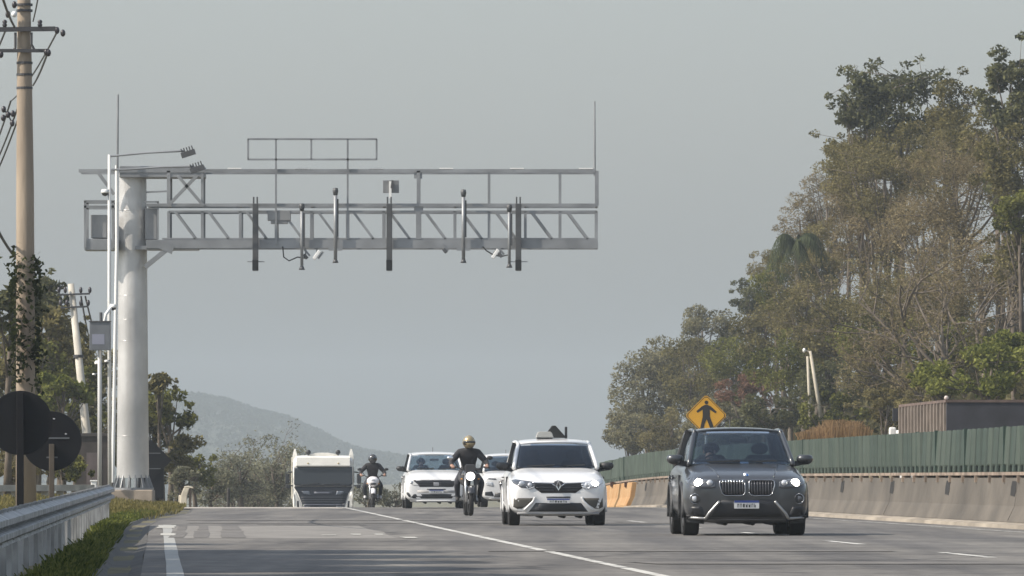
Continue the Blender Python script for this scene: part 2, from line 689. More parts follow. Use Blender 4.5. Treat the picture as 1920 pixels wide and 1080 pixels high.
def build_barrier():
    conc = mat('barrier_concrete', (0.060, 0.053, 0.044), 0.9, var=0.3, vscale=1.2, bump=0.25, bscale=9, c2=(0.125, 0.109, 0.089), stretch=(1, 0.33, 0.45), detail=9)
    root = thing('concrete_barrier', 'long stained concrete median barrier below the green fence', 'barrier')
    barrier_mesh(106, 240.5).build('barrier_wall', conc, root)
    kerb = mat('kerb_pale', (0.27, 0.235, 0.19), 0.9, var=0.3, vscale=1.0, stretch=(1, 0.5, 1))
    mb = MB()
    rings = []
    for i in range(50):
        Y = 106 + 134.5 * i / 49
        w = 0.04 * noise.noise((Y * 0.5, 3, 0))
        rings.append([(XF(Y) + a, Y, zroad(Y) + b) for a, b in ((-0.26 + w, -0.1), (-0.24 + w, 0.05), (-0.025, 0.08), (-0.025, -0.1))])
    mb.loft(rings).build('kerb_base', kerb, root)
    dark = mat('slot_shade', (0.012, 0.011, 0.01), 0.9)  # near-black plates on the barrier face paint the shade inside recessed slots
    for Y in (116.5, 127.5, 138.9, 150.2, 162, 174, 186, 198, 210, 222, 235):
        mb = MB()
        pts = [(-0.42, 0.62), (-0.32, 0.78), (0.36, 0.79), (0.43, 0.68), (0.36, 0.54), (-0.34, 0.52)]

        def fx(z, off):
            return 0.10 + (z - 0.36) / 0.48 * 0.07 - off
        mb.loft([[(XF(Y + y) + fx(z, o), Y + y, zroad(Y) + z) for y, z in pts] for o in (0.006, -0.03)])
        mb.build('slot_shade_plate', dark, root)
    jm = mat('joint_dark', (0.06, 0.052, 0.043), 0.95)
    for Y in (127.0, 150.4, 173.2, 199.0):
        Y = float(Y)
        pr = [(-0.024, 0.11), (0.097, 0.36), (0.167, 0.838)]
        MB().loft([[(XF(Y + dy) + a, Y + dy, zroad(Y) + b) for a, b in pr] + [(XF(Y + dy) + a + 0.02, Y + dy, zroad(Y) + b) for a, b in reversed(pr)] for dy in (-0.03, 0.03)]).build('barrier_joint', jm, root)
    og = mat('orange_paint', (0.34, 0.17, 0.055), 0.75, var=0.25, vscale=2.0, c2=(0.42, 0.27, 0.13))
    for (a, b), lab in (((241.2, 247.3), 'orange painted concrete barrier block at the end of the grey barrier'), ((248.6, 257), 'farther orange painted barrier block beside the white hatchback mirror')):
        r = thing('barrier_block', lab, 'barrier', group='orange painted barrier blocks')
        barrier_mesh(a, b, dx=-0.12).build('block_body', og, r, bevel=0.02)
        mb = MB()
        Y = (a + b) / 2
        mb.quadbox(XF(Y) - 0.02, XF(Y) + 0.1, Y - 0.5, Y + 0.5, 0.55, 0.72)
        mb.build('slot', mat('slot_brown', (0.05, 0.02, 0.01), 0.9), r)


def build_fence():
    root = thing('slat_fence', 'tall green vertical slat fence standing on the concrete median barrier', 'fence')
    greens = [mat('fence_green', (0.036, 0.054, 0.041), 0.55, var=0.22, vscale=1.3), mat('fence_green_b', (0.045, 0.063, 0.048), 0.55, var=0.25, vscale=0.9), mat('fence_green_c', (0.030, 0.048, 0.037), 0.55, var=0.3, vscale=1.1)]

    def blade():
        # a curved upright blade on a narrow neck
        rings = []
        for z, w in ((0.0, 0.052), (0.10, 0.055), (0.135, 0.105), (0.74, 0.105), (0.785, 0.095)):
            rings.append([(-w, 0.030, z), (-w * 0.55, 0.0, z), (0.0, -0.012, z), (w * 0.55, 0.0, z), (w, 0.030, z), (w, 0.040, z), (w * 0.5, 0.012, z), (0.0, 0.0, z), (-w * 0.5, 0.012, z), (-w, 0.040, z)])
        return MB().loft(rings)
    me = blade().mesh('fence_slat')
    me.materials.append(greens[0])
    far = MB()
    Y = 107.0
    i = 0
    rg = random.Random(4)
    lean = 0.0
    while Y < 264:
        if rg.random() < 0.12:
            lean = rg.choice((0.0, 0.0, 0.05, -0.04, 0.09))
        M = Matrix.Translation((XF(Y) + 0.25, Y, zroad(Y) + 0.943)) @ Matrix.Rotation(rg.uniform(-0.015, 0.015), 4, 'X') @ Matrix.Rotation(lean + rg.uniform(-0.02, 0.02), 4, 'Y') @ Matrix.Rotation(R(-32 + rg.uniform(-7, 7)), 4, 'Z')
        if i < 100:
            o = bpy.data.objects.new('fence_slat', me)
            COL.objects.link(o)
            o.parent = root
            o.matrix_local = M
            o.material_slots[0].link = 'OBJECT'
            o.material_slots[0].material = greens[rg.randrange(3)]
        else:
            bl = blade()
            k = len(far.v)
            far.v += [tuple(M @ Vector(p)) for p in bl.v]
            far.f += [tuple(k + q for q in f) for f in bl.f]
        Y += 0.93 + (0.12 if rg.random() < 0.1 else 0)
        i += 1
    o = far.build('fence_slat_row', greens[1], root)
    o['kind'] = 'stuff'
    dk = mat('fence_post_green', (0.02, 0.042, 0.03), 0.6)
    for Y in (129.6, 136.3, 141.8, 145.6, 173.5, 204, 248.5, 251):
        MB().quadbox(XF(Y) + 0.18, XF(Y) + 0.24, Y - 0.06, Y + 0.06, zroad(Y) + 0.9, zroad(Y) + 1.74).build('fence_post', dk, root)
    rust = mat('rail_rust', (0.22, 0.17, 0.13), 0.8, var=0.4, vscale=3)
    mb = MB()
    rings = []
    for k in range(60):
        Y = 106 + 156 * k / 59
        rings.append([(XF(Y) + a, Y, zroad(Y) + b) for a, b in ((0.14, 0.885), (0.14, 0.94), (0.36, 0.94), (0.36, 0.885))])
    mb.loft(rings).build('base_rail', rust, root)
    mb = MB()
    Y = 108.0
    while Y < 241:
        mb.quadbox(XF(Y) + 0.12, XF(Y) + 0.3, Y - 0.05, Y + 0.05, zroad(Y) + 0.76, zroad(Y) + 0.887)
        Y += 2.35
    o = mb.build('rail_bracket', rust, root)


build_barrier()
build_fence()


# ------------------------------------------------------------------ guardrail
def XG(Y):
    return XS(Y) - 5.55


def build_guardrail():
    galv = mat('rail_galvanised', (0.30, 0.305, 0.31), 0.55, metal=0.25, var=0.4, vscale=2.2, bump=0.1, bscale=8)
    root = thing('guard_rail', 'long galvanised guard rail along the left verge', 'guard rail')
    prof = [(-0.02, 0.0), (-0.035, 0.03), (0.05, 0.075), (0.05, 0.12), (-0.03, 0.155), (0.05, 0.19), (0.05, 0.24), (-0.035, 0.285), (-0.02, 0.315)]
    Y = 44.0
    while Y < 129:
        e = min(Y + 4.06, 130)
        rings = []
        for k in range(3):
            y = Y + (e - Y) * k / 2
            zt = 0.25 + 0.0024 * (y - 61) + zground(XG(y), y) * 0 + zroad(y)
            outer = [(XG(y) + a + 0.004 * k, y, zt + b) for a, b in prof]
            inner = [(XG(y) + a - 0.006, y, zt + b) for a, b in reversed(prof)]
            rings.append(outer + inner)
        MB().loft(rings).build('rail_beam', galv, root, auto=50)
        zt = 0.25 + 0.0024 * (Y - 61)
        for yo in (0.15, 2.15):
            zt = 0.25 + 0.0024 * (Y + yo - 61)
            MB().quadbox(XG(Y + yo) - 0.18, XG(Y + yo) - 0.045, Y + yo, Y + yo + 0.13, -0.9, zt + 0.29).build('rail_post', galv, root)
            MB().quadbox(XG(Y + yo) - 0.045, XG(Y + yo) - 0.02, Y + yo - 0.04, Y + yo + 0.17, zt + 0.02, zt + 0.29).build('spacer_block', galv, root)
        Y += 4.0
    # a low parapet farther left, beyond the verge
    r = thing('road_parapet', 'low pale parapet rail in the background behind the round sign backs', 'parapet')
    pale = mat('parapet_pale', (0.42, 0.4, 0.35), 0.9, var=0.25, vscale=2)
    a, b = P(-60, 912, 190), P(168, 911, 196)
    MB().bar(a - Vector((0, 0, 0.05)), b - Vector((0, 0, 0.05)), 0.3, 0.16).build('coping', pale, r)
    mb = MB()
    for k in range(9):
        q = a.lerp(b, k / 8)
        MB().quadbox(q.x - 0.09, q.x + 0.09, q.y - 0.09, q.y + 0.09, -0.6, q.z - 0.132).build('parapet_post', pale, r)
    gg = mat('parapet_wall', (0.12, 0.125, 0.12), 0.9, var=0.4, vscale=2)
    MB().bar((a.x, a.y + 0.12, 0.05), (b.x, b.y + 0.12, 0.05), 0.1, 0.5).build('parapet_wall', gg, r)


build_guardrail()

# ------------------------------------------------------------------ gantry
GY = 219.0


def G(px, py, Y=GY):
    return P(px, py, Y)


def build_gantry():
    galv = mat('galvanised', (0.25, 0.26, 0.27), 0.5, metal=0.35, var=0.22, vscale=1.2, bump=0.05, bscale=5)
    colm = mat('galvanised_column', (0.49, 0.487, 0.48), 0.30, metal=0.3, var=0.25, vscale=0.9, bump=0.32, bscale=1.7, stretch=(1, 1, 0.6))
    conc = mat('pedestal_concrete', (0.30, 0.25, 0.20), 0.9, var=0.25, vscale=2)
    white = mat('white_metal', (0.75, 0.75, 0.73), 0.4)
    grey = mat('cabinet_grey', (0.22, 0.225, 0.23), 0.5, var=0.15, vscale=2)
    c = G(249, 940)
    root = thing('gantry', 'tall galvanised steel cantilever gantry reaching over the road on one round column', 'gantry', (c.x, GY, zground(c.x, GY)))
    inv = Matrix.Translation(-Vector(root.location))

    def part(mb, name, m, **k):
        mb.v = [tuple(inv @ Vector(p)) for p in mb.v]
        return mb.build(name, m, root, **k)
    cx = c.x
    zb, zt = G(0, 896).z, G(0, 316).z
    prof = [(0.475, zb), (0.40, zt - 0.25), (0.41, zt - 0.24), (0.41, zt), (0.0, zt)]
    part(MB().lathe(prof, (cx, GY, 0), 'z', 40), 'column', colm, auto=35)
    # seams on the column
    for py in (395, 470, 555, 600, 640, 818):
        z = G(0, py).z
        rr = 0.475 - (z - zb) / (zt - zb) * 0.07
        part(MB().lathe([(rr + 0.001, z), (rr + 0.006, z + 0.008), (rr + 0.001, z + 0.016)], (cx, GY, 0), 'z', 32), 'weld_band', colm, smooth=True)
    z0 = G(0, 917).z
    mb = MB().lathe([(0.0, z0 - 0.02), (0.62, z0 - 0.02), (0.62, z0 + 0.04), (0.47, z0 + 0.04)], (cx, GY, 0), 'z', 32)
    part(mb, 'base_plate', galv)
    for k in range(16):
        a = 2 * math.pi * (k + 0.5) / 16
        M = Matrix.Translation((cx, GY, 0)) @ Matrix.Rotation(a, 4, 'Z')
        mb = MB().prism([(0.455, z0 + 0.042), (0.61, z0 + 0.042), (0.475, z0 + 0.42)], -0.014, 0.014, 'xz')
        mb.v = [tuple(M @ Vector(p)) for p in mb.v]
        part(mb, 'base_gusset', galv)
    mb = MB().quadbox(cx - 0.6, cx + 0.62, GY - 0.7, GY + 0.7, -0.4, z0 - 0.022)
    part(mb, 'pedestal', conc, bevel=0.03)
    yF, yB = GY - 0.62, GY + 0.62

    def seg(name, p0, p1, w, h=None, both=False, Y=None, m=galv, top=False):
        for Yk in ((yF, yB) if both else (Y if Y is not None else yF,)):
            s_ = Yk / GY   # keep real straightness: members are placed at the gantry's own scale
            a, b = G(*p0), G(*p1)
            a.y = b.y = Yk
            part(MB().bar(a, b, w, h), name, m)
    # chords
    seg('bottom_chord', (276, 459), (1121, 459), 0.17, 0.24, True)
    seg('bottom_flange', (306, 449), (1119, 449), 0.10, 0.05, True)
    seg('middle_chord', (276, 386), (1121, 386), 0.11, 0.09, True)
    seg('middle_chord', (318, 398), (1119, 398), 0.08, 0.06, True)
    seg('top_chord', (150, 322), (1117, 322), 0.10, 0.10, True)
    # column head: box connection
    part(MB().quadbox(cx - 0.36, G(385, 0).x, yF - 0.03, yB + 0.03, G(0, 334).z, G(0, 313).z), 'head_beam', galv, bevel=0.01)
    part(MB().quadbox(cx + 0.1, G(372, 0).x, yF - 0.05, yB + 0.05, G(0, 469).z, G(0, 462).z), 'saddle_plate', galv)
    for x in (318, 381, 452, 519, 585, 652, 720, 785, 853, 917, 985, 1050, 1118):
        seg('truss_post', (x, 398), (x, 450), 0.08 if x != 785 else 0.14, None, True)
    for x in (318, 381, 785, 917, 1050, 1119):
        seg('rail_post', (x, 322), (x, 386), 0.10 if x in (785, 318, 1119) else 0.075, None, True)
    for x in (330, 392, 463, 530, 597, 663, 731, 798, 866, 930, 997, 1064):
        seg('diagonal_brace', (x, 398), (x + 38, 449), 0.10, 0.07, True)
    for x in (452, 585, 720, 853, 985, 1118, 318):
        for py in (459, 386):
            a = G(x, py)
            part(MB().bar((a.x, yF, a.z), (a.x, yB, a.z), 0.07), 'cross_tie', galv)
    # x brace beside the column
    seg('cross_brace', (336, 332), (384, 388), 0.16, 0.09)
    seg('cross_brace', (372, 330), (320, 384), 0.16, 0.09)
    seg('knee_brace', (274, 502), (322, 463), 0.16, 0.14)
    seg('knee_plate', (304, 461), (326, 471), 0.2, 0.22)
    seg('outrigger_strut', (186, 325), (216, 366), 0.12, 0.1)
    seg('corner_plate', (777, 330), (792, 330), 0.05, 0.2)
    seg('corner_plate', (777, 392), (794, 392), 0.05, 0.28)
    # handrails on the top chord; short white bars paint its sunlit highlights
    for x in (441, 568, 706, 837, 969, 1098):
        seg('rail_highlight', (x - 13, 318), (x + 13, 318), 0.10, 0.05, m=white)
        if x < 1090:
            seg('handrail', (x + 13, 320), (x + 66, 320), 0.06, 0.03)
    # sign frame above
    for p0, p1 in (((466, 263), (708, 263)), ((466, 301), (708, 301)), ((467, 263), (467, 301)), ((519, 263), (519, 460)), ((585, 263), (585, 301)), ((653, 263), (653, 450)), ((707, 263), (707, 301))):
        seg('sign_frame', p0, p1, 0.055, None, False, yF - 0.1)
    # service platform left of the column
    for p0, p1 in (((160, 379), (218, 379)), ((162, 379), (162, 466)), ((160, 389), (218, 389)), ((214, 379), (214, 466))):
        seg('platform_rail', p0, p1, 0.07, None, True)
    part(MB().quadbox(G(160, 0).x, G(222, 0).x, yF, yB, G(0, 470).z, G(0, 449).z), 'platform_floor', galv, bevel=0.01)
    part(MB().quadbox(G(172, 0).x, G(202, 0).x, yF + 0.1, yB - 0.2, G(0, 447).z, G(0, 404).z), 'equipment_box', grey, bevel=0.01)
    part(MB().quadbox(G(274, 0).x, G(296, 0).x, yF + 0.05, yF + 0.5, G(0, 450).z, G(0, 392).z), 'equipment_box', grey, bevel=0.01)
    part(MB().quadbox(G(503, 0).x, G(546, 0).x, yF - 0.1, yF + 0.35, G(0, 415).z, G(0, 396).z).quadbox(G(509, 0).x, G(541, 0).x, yF - 0.08, yF + 0.3, G(0, 421).z, G(0, 415).z), 'equipment_box', grey, bevel=0.01)
    for p0, p1 in (((272, 380), (300, 380)), ((298, 380), (298, 450)), ((276, 362), (318, 360))):
        seg('platform_rail', p0, p1, 0.05)
    # lightning rods
    a, b = G(224, 180), G(221, 905)
    part(MB().tube([(a.x, yF - 0.25, a.z), (G(223, 320).x, yF - 0.25, G(0, 320).z)], [0.03, 0.035], 8), 'lightning_rod', galv)
    part(MB().tube([(G(222, 312).x, yF - 0.2, G(0, 312).z), (G(222, 470).x, yF - 0.2, G(0, 470).z), (G(214, 905).x, yF - 0.2, G(0, 905).z)], 0.055, 10), 'conduit', white)
    part(MB().tube([G(1115, 190, yF), G(1115, 330, yF)], [0.022, 0.035], 8), 'lightning_rod', galv)
    # loops of cable under the bottom chord
    blk = mat('cable_black', (0.02, 0.02, 0.02), 0.6)
    for pts in (((530, 462), (532, 482), (542, 489), (558, 482), (572, 484)), ((905, 462), (912, 470), (925, 478), (940, 481), (952, 478))):
        part(MB().tube([G(x, y, yF - 0.15) for x, y in pts], 0.022, 6), 'cable', blk)
    return root


build_gantry()


def build_sensors():
    galv = MATS['galvanised']
    dark = mat('sensor_dark', (0.06, 0.062, 0.065), 0.5, var=0.2, vscale=4)
    white = MATS['white_metal']
    Y = GY - 0.82
    where = {479: 'left end of the beam', 730: 'middle of the beam', 972: 'right end of the beam'}
    for x in (479, 730, 972):
        lab = {479: 'dark forked sensor post leftmost on the gantry beam', 730: 'dark forked sensor post under the grey panel at mid gantry', 972: 'dark forked sensor post near the right end of the gantry beam'}[x]
        a = P(x, 508, Y)
        r = thing('sensor_post', lab, 'sensor', a, 0, 'sensors hung on the gantry')
        k = Y / F
        h = (508 - 382) * k
        MB().quadbox(-0.085, 0.085, -0.06, 0.06, 0.0, h).build('post_tube', dark, r, bevel=0.01)
        for s in (-1, 1):
            MB().quadbox(0.03 * s - (0.045 if s < 0 else 0), 0.03 * s + (0.045 if s > 0 else 0), -0.05, 0.05, h + 0.005, h + 0.2).build('fork', dark, r)
        MB().quadbox(-0.09, 0.09, -0.075, -0.063, 0.02, 0.32).build('lens_cover', mat('lens_black', (0.01, 0.01, 0.012), 0.2), r)
        if x != 730:
            MB().bar((-0.24, 0, 0.27), (0.27, 0, 0.27), 0.03).build('cross_pin', galv, r)
    a = P(733, 372, Y)
    r = thing('antenna_panel', 'small grey panel on a white stub above the middle of the gantry', 'antenna', a, 0, 'sensors hung on the gantry')
    MB().quadbox(-0.235, 0.235, 0.03, 0.08, 0.16, 0.53).build('panel', mat('panel_grey', (0.17, 0.175, 0.18), 0.5, var=0.2), r, bevel=0.01)
    MB().bar((-0.02, 0.0, 0.0), (-0.02, 0.0, 0.50), 0.07).build('stub', white, r)
    MB().bar((0.02, -0.04, 0.3), (0.05, -0.04, 0.53), 0.06).build('bracket', dark, r)
    for x, t, b in ((566, 381, 506), (629, 352, 493), (869, 355, 493), (955, 383, 502)):
        lab = {566: 'slim light sensor pole beside the cable loop left on the gantry', 629: 'taller light sensor pole left of the gantry middle', 869: 'taller light sensor pole right of the gantry middle', 955: 'slim light sensor pole beside the forked post at right on the gantry'}[x]
        a = P(x, b, Y)
        r = thing('sensor_pole', lab, 'sensor', a, 0, 'slim sensor poles on the gantry')
        h = (b - t) * Y / F
        lw = 0.055 if x in (629, 869) else 0.045
        MB().tube([(0, 0, 0.1), (0, 0, h - 0.2)], lw, 10).build('pole', galv, r, smooth=True)
        MB().quadbox(0.02, 0.09, -0.03, 0.06, h * 0.35, h * 0.85).build('side_channel', dark, r)
        MB().lathe([(0.0, h), (0.07, h - 0.01), (0.085, h - 0.1), (0.06, h - 0.22), (0.0, h - 0.22)], (0, 0, 0), 'z', 12).build('top_cap', dark, r, smooth=True)
        MB().lathe([(0.0, 0.0), (0.09, 0.0), (0.07, 0.06), (0.04, 0.12), (0, 0.12)], (0, 0, 0), 'z', 12).build('foot_lens', dark, r, smooth=True)
        if x in (629, 869):
            MB().quadbox(-0.2, 0.2, -0.04, 0.04, 0.36, 0.43).build('clamp', galv, r)
    # small cameras below the beam
    for x, y, lx, m, lab in ((594, 478, 8, white, 'small white camera tilted under the left half of the gantry'), (929, 476, -4, white, 'small white camera tilted under the right half of the gantry'), (573, 481, 9, dark, 'small dark camera below the cable loop'), (938, 478, 8, dark, 'small dark camera beside the right white camera'), (834, 470, 6, dark, 'tiny dark camera under the gantry right of its middle')):
        p = P(x, y, Y + 0.1)
        r = thing('gantry_camera', lab, 'camera', p, 0, 'small cameras under the gantry')
        A = Matrix.Rotation(R(35 if m is white else -40), 4, 'Y')
        MB().cbox((0, 0, 0), (0.1, 0.16, 0.30 if m is white else 0.16), A).build('housing', m, r, bevel=0.015)
        MB().cbox((lx * 0.012, 0.03, 0.06), (0.06, 0.08, 0.25), A).build('arm', galv, r)
        MB().bar((0, 0.08, 0.05), (0, 0.12, 0.3), 0.035).build('bracket', galv, r)
    # camera / lamp mast beside the column
    Ym = GY - 1.6
    base = P(206, 912, Ym)
    r = thing('lamp_mast', 'slender pale mast with two long lamp arms left of the gantry column', 'lamp mast', (base.x, Ym, zground(base.x, Ym)))
    inv = -Vector(r.location)

    def pp(x, y, dy=0):
        return P(x, y, Ym) + inv + Vector((0, dy, 0))
    MB().tube([pp(206, 945), pp(205, 600), pp(205, 290)], [0.06, 0.055, 0.045], 10).build('mast', mat('mast_pale', (0.62, 0.62, 0.6), 0.45, var=0.1), r, smooth=True)
    for (x0, y0, x1, y1) in ((207, 293, 345, 283), (236, 318, 362, 312)):
        MB().tube([pp(x0, y0), pp((x0 + x1) / 2, (y0 + y1) / 2 - 1.5), pp(x1, y1)], 0.03, 8).build('lamp_arm', galv, r)
        lm = MB()
        A = Matrix.Rotation(R(-18), 4, 'Y')
        c = pp(x1 + 8, y1 + 5)
        lm.cbox((0, 0, 0), (0.42, 0.28, 0.15), Matrix.Translation(c) @ A)
        for k in range(5):
            lm.cbox((-0.16 + k * 0.08, 0, 0.12), (0.03, 0.24, 0.14), Matrix.Translation(c) @ A)
        lm.build('lamp_head', mat('lamp_grey', (0.06, 0.062, 0.066), 0.6), r)
    MB().tube([pp(236, 318), pp(210, 318)], 0.03, 8).build('arm_stay', galv, r)
    # dome cameras
    for x, y, s, lab in ((197, 362, 0.12, 'white dome camera on the mast beside the service platform'), (212, 577, 0.11, 'white camera clamped halfway up the lamp mast'), (184, 683, 0.11, 'white dome camera under the grey cabinet on the short pole'), (200, 679, 0.07, 'small white camera right of the cabinet pole dome'), (176, 703, 0.05, 'tiny white camera low on the cabinet pole')):
        p = P(x, y, Ym - 0.1)
        q = thing('dome_camera', lab, 'camera', p, 0, 'white dome cameras')
        MB().lathe([(0, s), (s * 0.8, s * 0.9), (s, s * 0.3), (s * 0.95, 0), (0.0, 0)], (0, 0, 0), 'z', 16).build('housing', white, q, smooth=True)
        MB().lathe([(s * 0.8, -0.002), (s * 0.7, -s * 0.5), (0, -s * 0.8)], (0, 0, 0), 'z', 16).build('dome', mat('dome_dark', (0.03, 0.03, 0.03), 0.2), q, smooth=True)
        MB().bar((0, 0, s * 0.6), (0.11 if x < 190 else (-0.02 if x > 205 else 0.1), 0.06, s * 0.8), 0.035).build('arm', galv, q)
    # cabinet on its own short pole
    Yc = GY - 2.0
    c = P(187, 912, Yc)
    r = thing('equipment_pole', 'short pole carrying a square grey cabinet beside the gantry column', 'pole cabinet', (c.x, Yc, zground(c.x, Yc)))
    inv2 = -Vector(r.location)

    def p2(x, y, dy=0):
        return P(x, y, Yc) + inv2 + Vector((0, dy, 0))
    MB().tube([p2(187, 945), p2(187, 604)], 0.065, 10).build('pole', mat('pole_grey', (0.45, 0.45, 0.44), 0.5), r, smooth=True)
    a, b = p2(169, 657), p2(208, 604)
    cb = MB().quadbox(a.x, b.x, -0.35, -0.07, a.z, b.z).build('cabinet', mat('cabinet_blue_grey', (0.13, 0.14, 0.155), 0.45, var=0.12), r, bevel=0.015)
    MB().quadbox(a.x - 0.02, b.x + 0.02, -0.38, -0.05, b.z + 0.003, b.z + 0.03).build('rain_hood', mat('cabinet_dark', (0.07, 0.07, 0.075), 0.5), r)
    a2, b2 = p2(174, 646), p2(197, 627)
    MB().quadbox(a2.x, b2.x, -0.356, -0.352, a2.z, b2.z).build('name_plate', mat('plate_blue_grey', (0.23, 0.24, 0.3), 0.4), r)
    MB().tube([p2(190, 603, -0.2), p2(190, 586, -0.2)], 0.045, 8).build('antenna', dark, r)
    MB().tube([p2(196, 603, -0.2), p2(199, 590, -0.2), p2(207, 578, 0)], 0.05, 8).build('conduit', white, r)
    # small white box at the rail end
    c = P(176, 907, GY - 10)
    o = thing('junction_box', 'small white box at the foot of the cabinet pole', 'box', (c.x, c.y, zground(c.x, c.y)))
    MB().quadbox(-0.08, 0.08, -0.08, 0.08, 0.0, c.z - o.location.z + 0.06).build('box', white, o, bevel=0.02)
    MB().quadbox(-0.1, 0.1, -0.1, 0.1, c.z - o.location.z + 0.061, c.z - o.location.z + 0.1).build('lid', white, o, bevel=0.01)


build_sensors()


# ------------------------------------------------------------------ poles, wires and signs
def crossarm_set(r, T, half, m, mi, dy=0.0, ins=((-0.9, 0.16), (-0.45, 0.16), (0.45, 0.16), (0.9, 0.16)), s=1.0):
    MB().bar(T + Vector((-half, dy, 0)), T + Vector((half, dy, 0)), 0.09 * s, 0.1 * s).build('crossarm', m, r)
    for x, h in ins:
        MB().lathe([(0.0, 0.05), (0.03 * s, 0.05), (0.055 * s, 0.09), (0.035 * s, 0.12), (0.055 * s, 0.15), (0.03 * s, h + 0.05), (0, h + 0.06)], T + Vector((x * half, dy, 0)), 'z', 10).build('insulator', mi, r, smooth=True)


def build_poles():
    wood = mat('pole_wood', (0.21, 0.165, 0.125), 0.85, var=0.28, vscale=1.6, bump=0.25, bscale=9, c2=(0.34, 0.28, 0.215), stretch=(1, 1, 0.25))
    iron = mat('pole_iron', (0.045, 0.045, 0.05), 0.6)
    ins = mat('insulator_dark', (0.035, 0.03, 0.035), 0.35)
    Y = 130.0
    b = P(49, 940, Y)
    z0 = zground(b.x, Y)
    r = thing('utility_pole', 'tall weathered utility pole with crossarms nearest the camera on the left', 'utility pole', (b.x, Y, z0 - 0.05))
    inv = -Vector(r.location)

    def pp(x, y, dy=0.0):
        return P(x, y, Y) + inv + Vector((0, dy, 0))
    MB().tube([(0, 0, 0), pp(48, 700), pp(47, 350), pp(45, 0), pp(44, -180)], [0.185, 0.165, 0.155, 0.115, 0.095], 20).build('pole', wood, r, smooth=True)
    arm = pp(45, 56, -0.16)
    MB().bar(pp(-45, 57, -0.16), pp(105, 55, -0.16), 0.07, 0.08).build('crossarm', iron, r)
    MB().bar(pp(-45, 96, -0.16), pp(90, 96, -0.16), 0.05, 0.06).build('crossarm', iron, r)
    MB().tube([pp(60, 62, -0.16), pp(60, 84, -0.16), pp(66, 95, -0.16)], 0.025, 6).build('brace', iron, r)
    MB().tube([pp(30, 62, -0.16), pp(30, 90, -0.16), pp(24, 97, -0.16)], 0.025, 6).build('brace', iron, r)
    for x, y in ((76, 56), (10, 56), (-4, 56), (-40, 57)):
        MB().lathe([(0, 0.04), (0.03, 0.04), (0.045, 0.08), (0.03, 0.1), (0.045, 0.13), (0.03, 0.16), (0, 0.17)], pp(x, y, -0.16), 'z', 10).build('insulator', ins, r, smooth=True)
    for x, y in ((108, 58), (119, 63), (88, 99), (3, 103), (28, 10), (16, 28), (92, 100)):
        MB().ell(pp(x, y, -0.16), (0.045, 0.045, 0.065), 10, 6).build('insulator', ins, r, smooth=True)
    MB().ell(pp(28, 28, -0.2), (0.05, 0.05, 0.055), 12, 8).build('white_insulator', mat('porcelain', (0.75, 0.75, 0.75), 0.25), r, smooth=True)
    for y in (20, 140, 165, 118, 9):
        MB().lathe([(0.135, -0.02), (0.142, -0.02), (0.142, 0.02), (0.135, 0.02)], pp(46, y), 'z', 16).build('pole_band', iron, r)
    # creeper leaves up the trunk
    rng = np.random.default_rng(11)
    V = []
    for _ in range(900):
        y = rng.choice([rng.normal(520, 22), rng.normal(610, 40), rng.normal(660, 30), rng.uniform(480, 760)])
        a = rng.uniform(0, 6.28)
        rr = 0.19 + abs(rng.normal(0, 0.07))
        c = pp(48, y) + Vector((math.cos(a) * rr, math.sin(a) * rr, 0))
        u = Vector(rng.normal(0, 1, 3)).normalized() * 0.055
        w = Vector(rng.normal(0, 1, 3)).normalized() * 0.04
        V += [c - u, c + w, c + u, c - w]
    me = npmesh('creeper', np.array([tuple(v) for v in V]), np.arange(len(V)).reshape(-1, 4))
    link('creeper', me, leaf_mat('leaf_creeper', (0.012, 0.016, 0.008), (0.05, 0.06, 0.025)), r)
    # wires
    cab = mat('wire', (0.03, 0.03, 0.033), 0.6)

    def wire(a, b, sag, rad, label):
        pts = []
        for k in range(15):
            t = k / 14
            p = a.lerp(b, t)
            p.z -= sag * 4 * t * (1 - t)
            pts.append(p)
        o = MB().tube(pts, rad, 6).build('overhead_wire', cab)
        tag(o, label, 'wire', 'overhead wires on the left')
    wire(P(108, 58, Y - .16), P(20, 190, 215), 0.15, 0.018, 'wire dropping from the right tip of the upper crossarm behind the tall pole')
    wire(P(90, 97, Y - .16), P(62, 160, 158), 0.05, 0.02, 'short thick wire from the lower crossarm tip behind the tall pole')
    wire(P(20, 190, 158), P(-60, 370, 215), 0.3, 0.02, 'upper wire slanting down left of the tall pole')
    wire(P(34, 200, 158), P(-60, 390, 215), 0.3, 0.02, 'middle wire slanting down left of the tall pole')
    wire(P(40, 205, 158), P(-50, 400, 215), 0.25, 0.02, 'lowest wire slanting down left of the tall pole')
    wire(P(0, -20, 115), P(27, 50, Y - .3), 0.05, 0.022, 'thick cable entering from the top left corner to the tall pole')
    wire(P(62, 40, Y), P(75, -25, 112), 0.03, 0.012, 'thin wire rising beside the pole top at right')
    wire(P(10, 58, Y - .16), P(-40, 150, 160), 0.1, 0.018, 'wire from the inner left insulator going down left')
    wire(P(-60, 290, 118), P(75, 500, 150), 0.55, 0.028, 'sagging black cable passing behind the tall pole at mid height')
    # insulator cluster on the slanting wires
    c = P(15, 215, 150)
    q = thing('spacer_clamp', 'dark insulator clamp holding the slanting wires apart left of the pole', 'insulator', c)
    for dx, dz in ((-8, 10), (-9, -6), (9, 2), (8, -16), (0, 0)):
        MB().ell((dx * 150 / F, 0, dz * 150 / F), (0.05, 0.05, 0.07), 10, 6).build('insulator', ins, q, smooth=True)
    for dx, dz in ((-8, 10), (-9, -6), (9, 2), (8, -16)):
        MB().bar((0, 0, 0), (dx * 150 / F, 0, dz * 150 / F), 0.03).build('arm', iron, q)

    # leaning farther pole
    Y2 = 250.0
    b2, t2 = P(172, 905, Y2), P(133, 532, Y2)
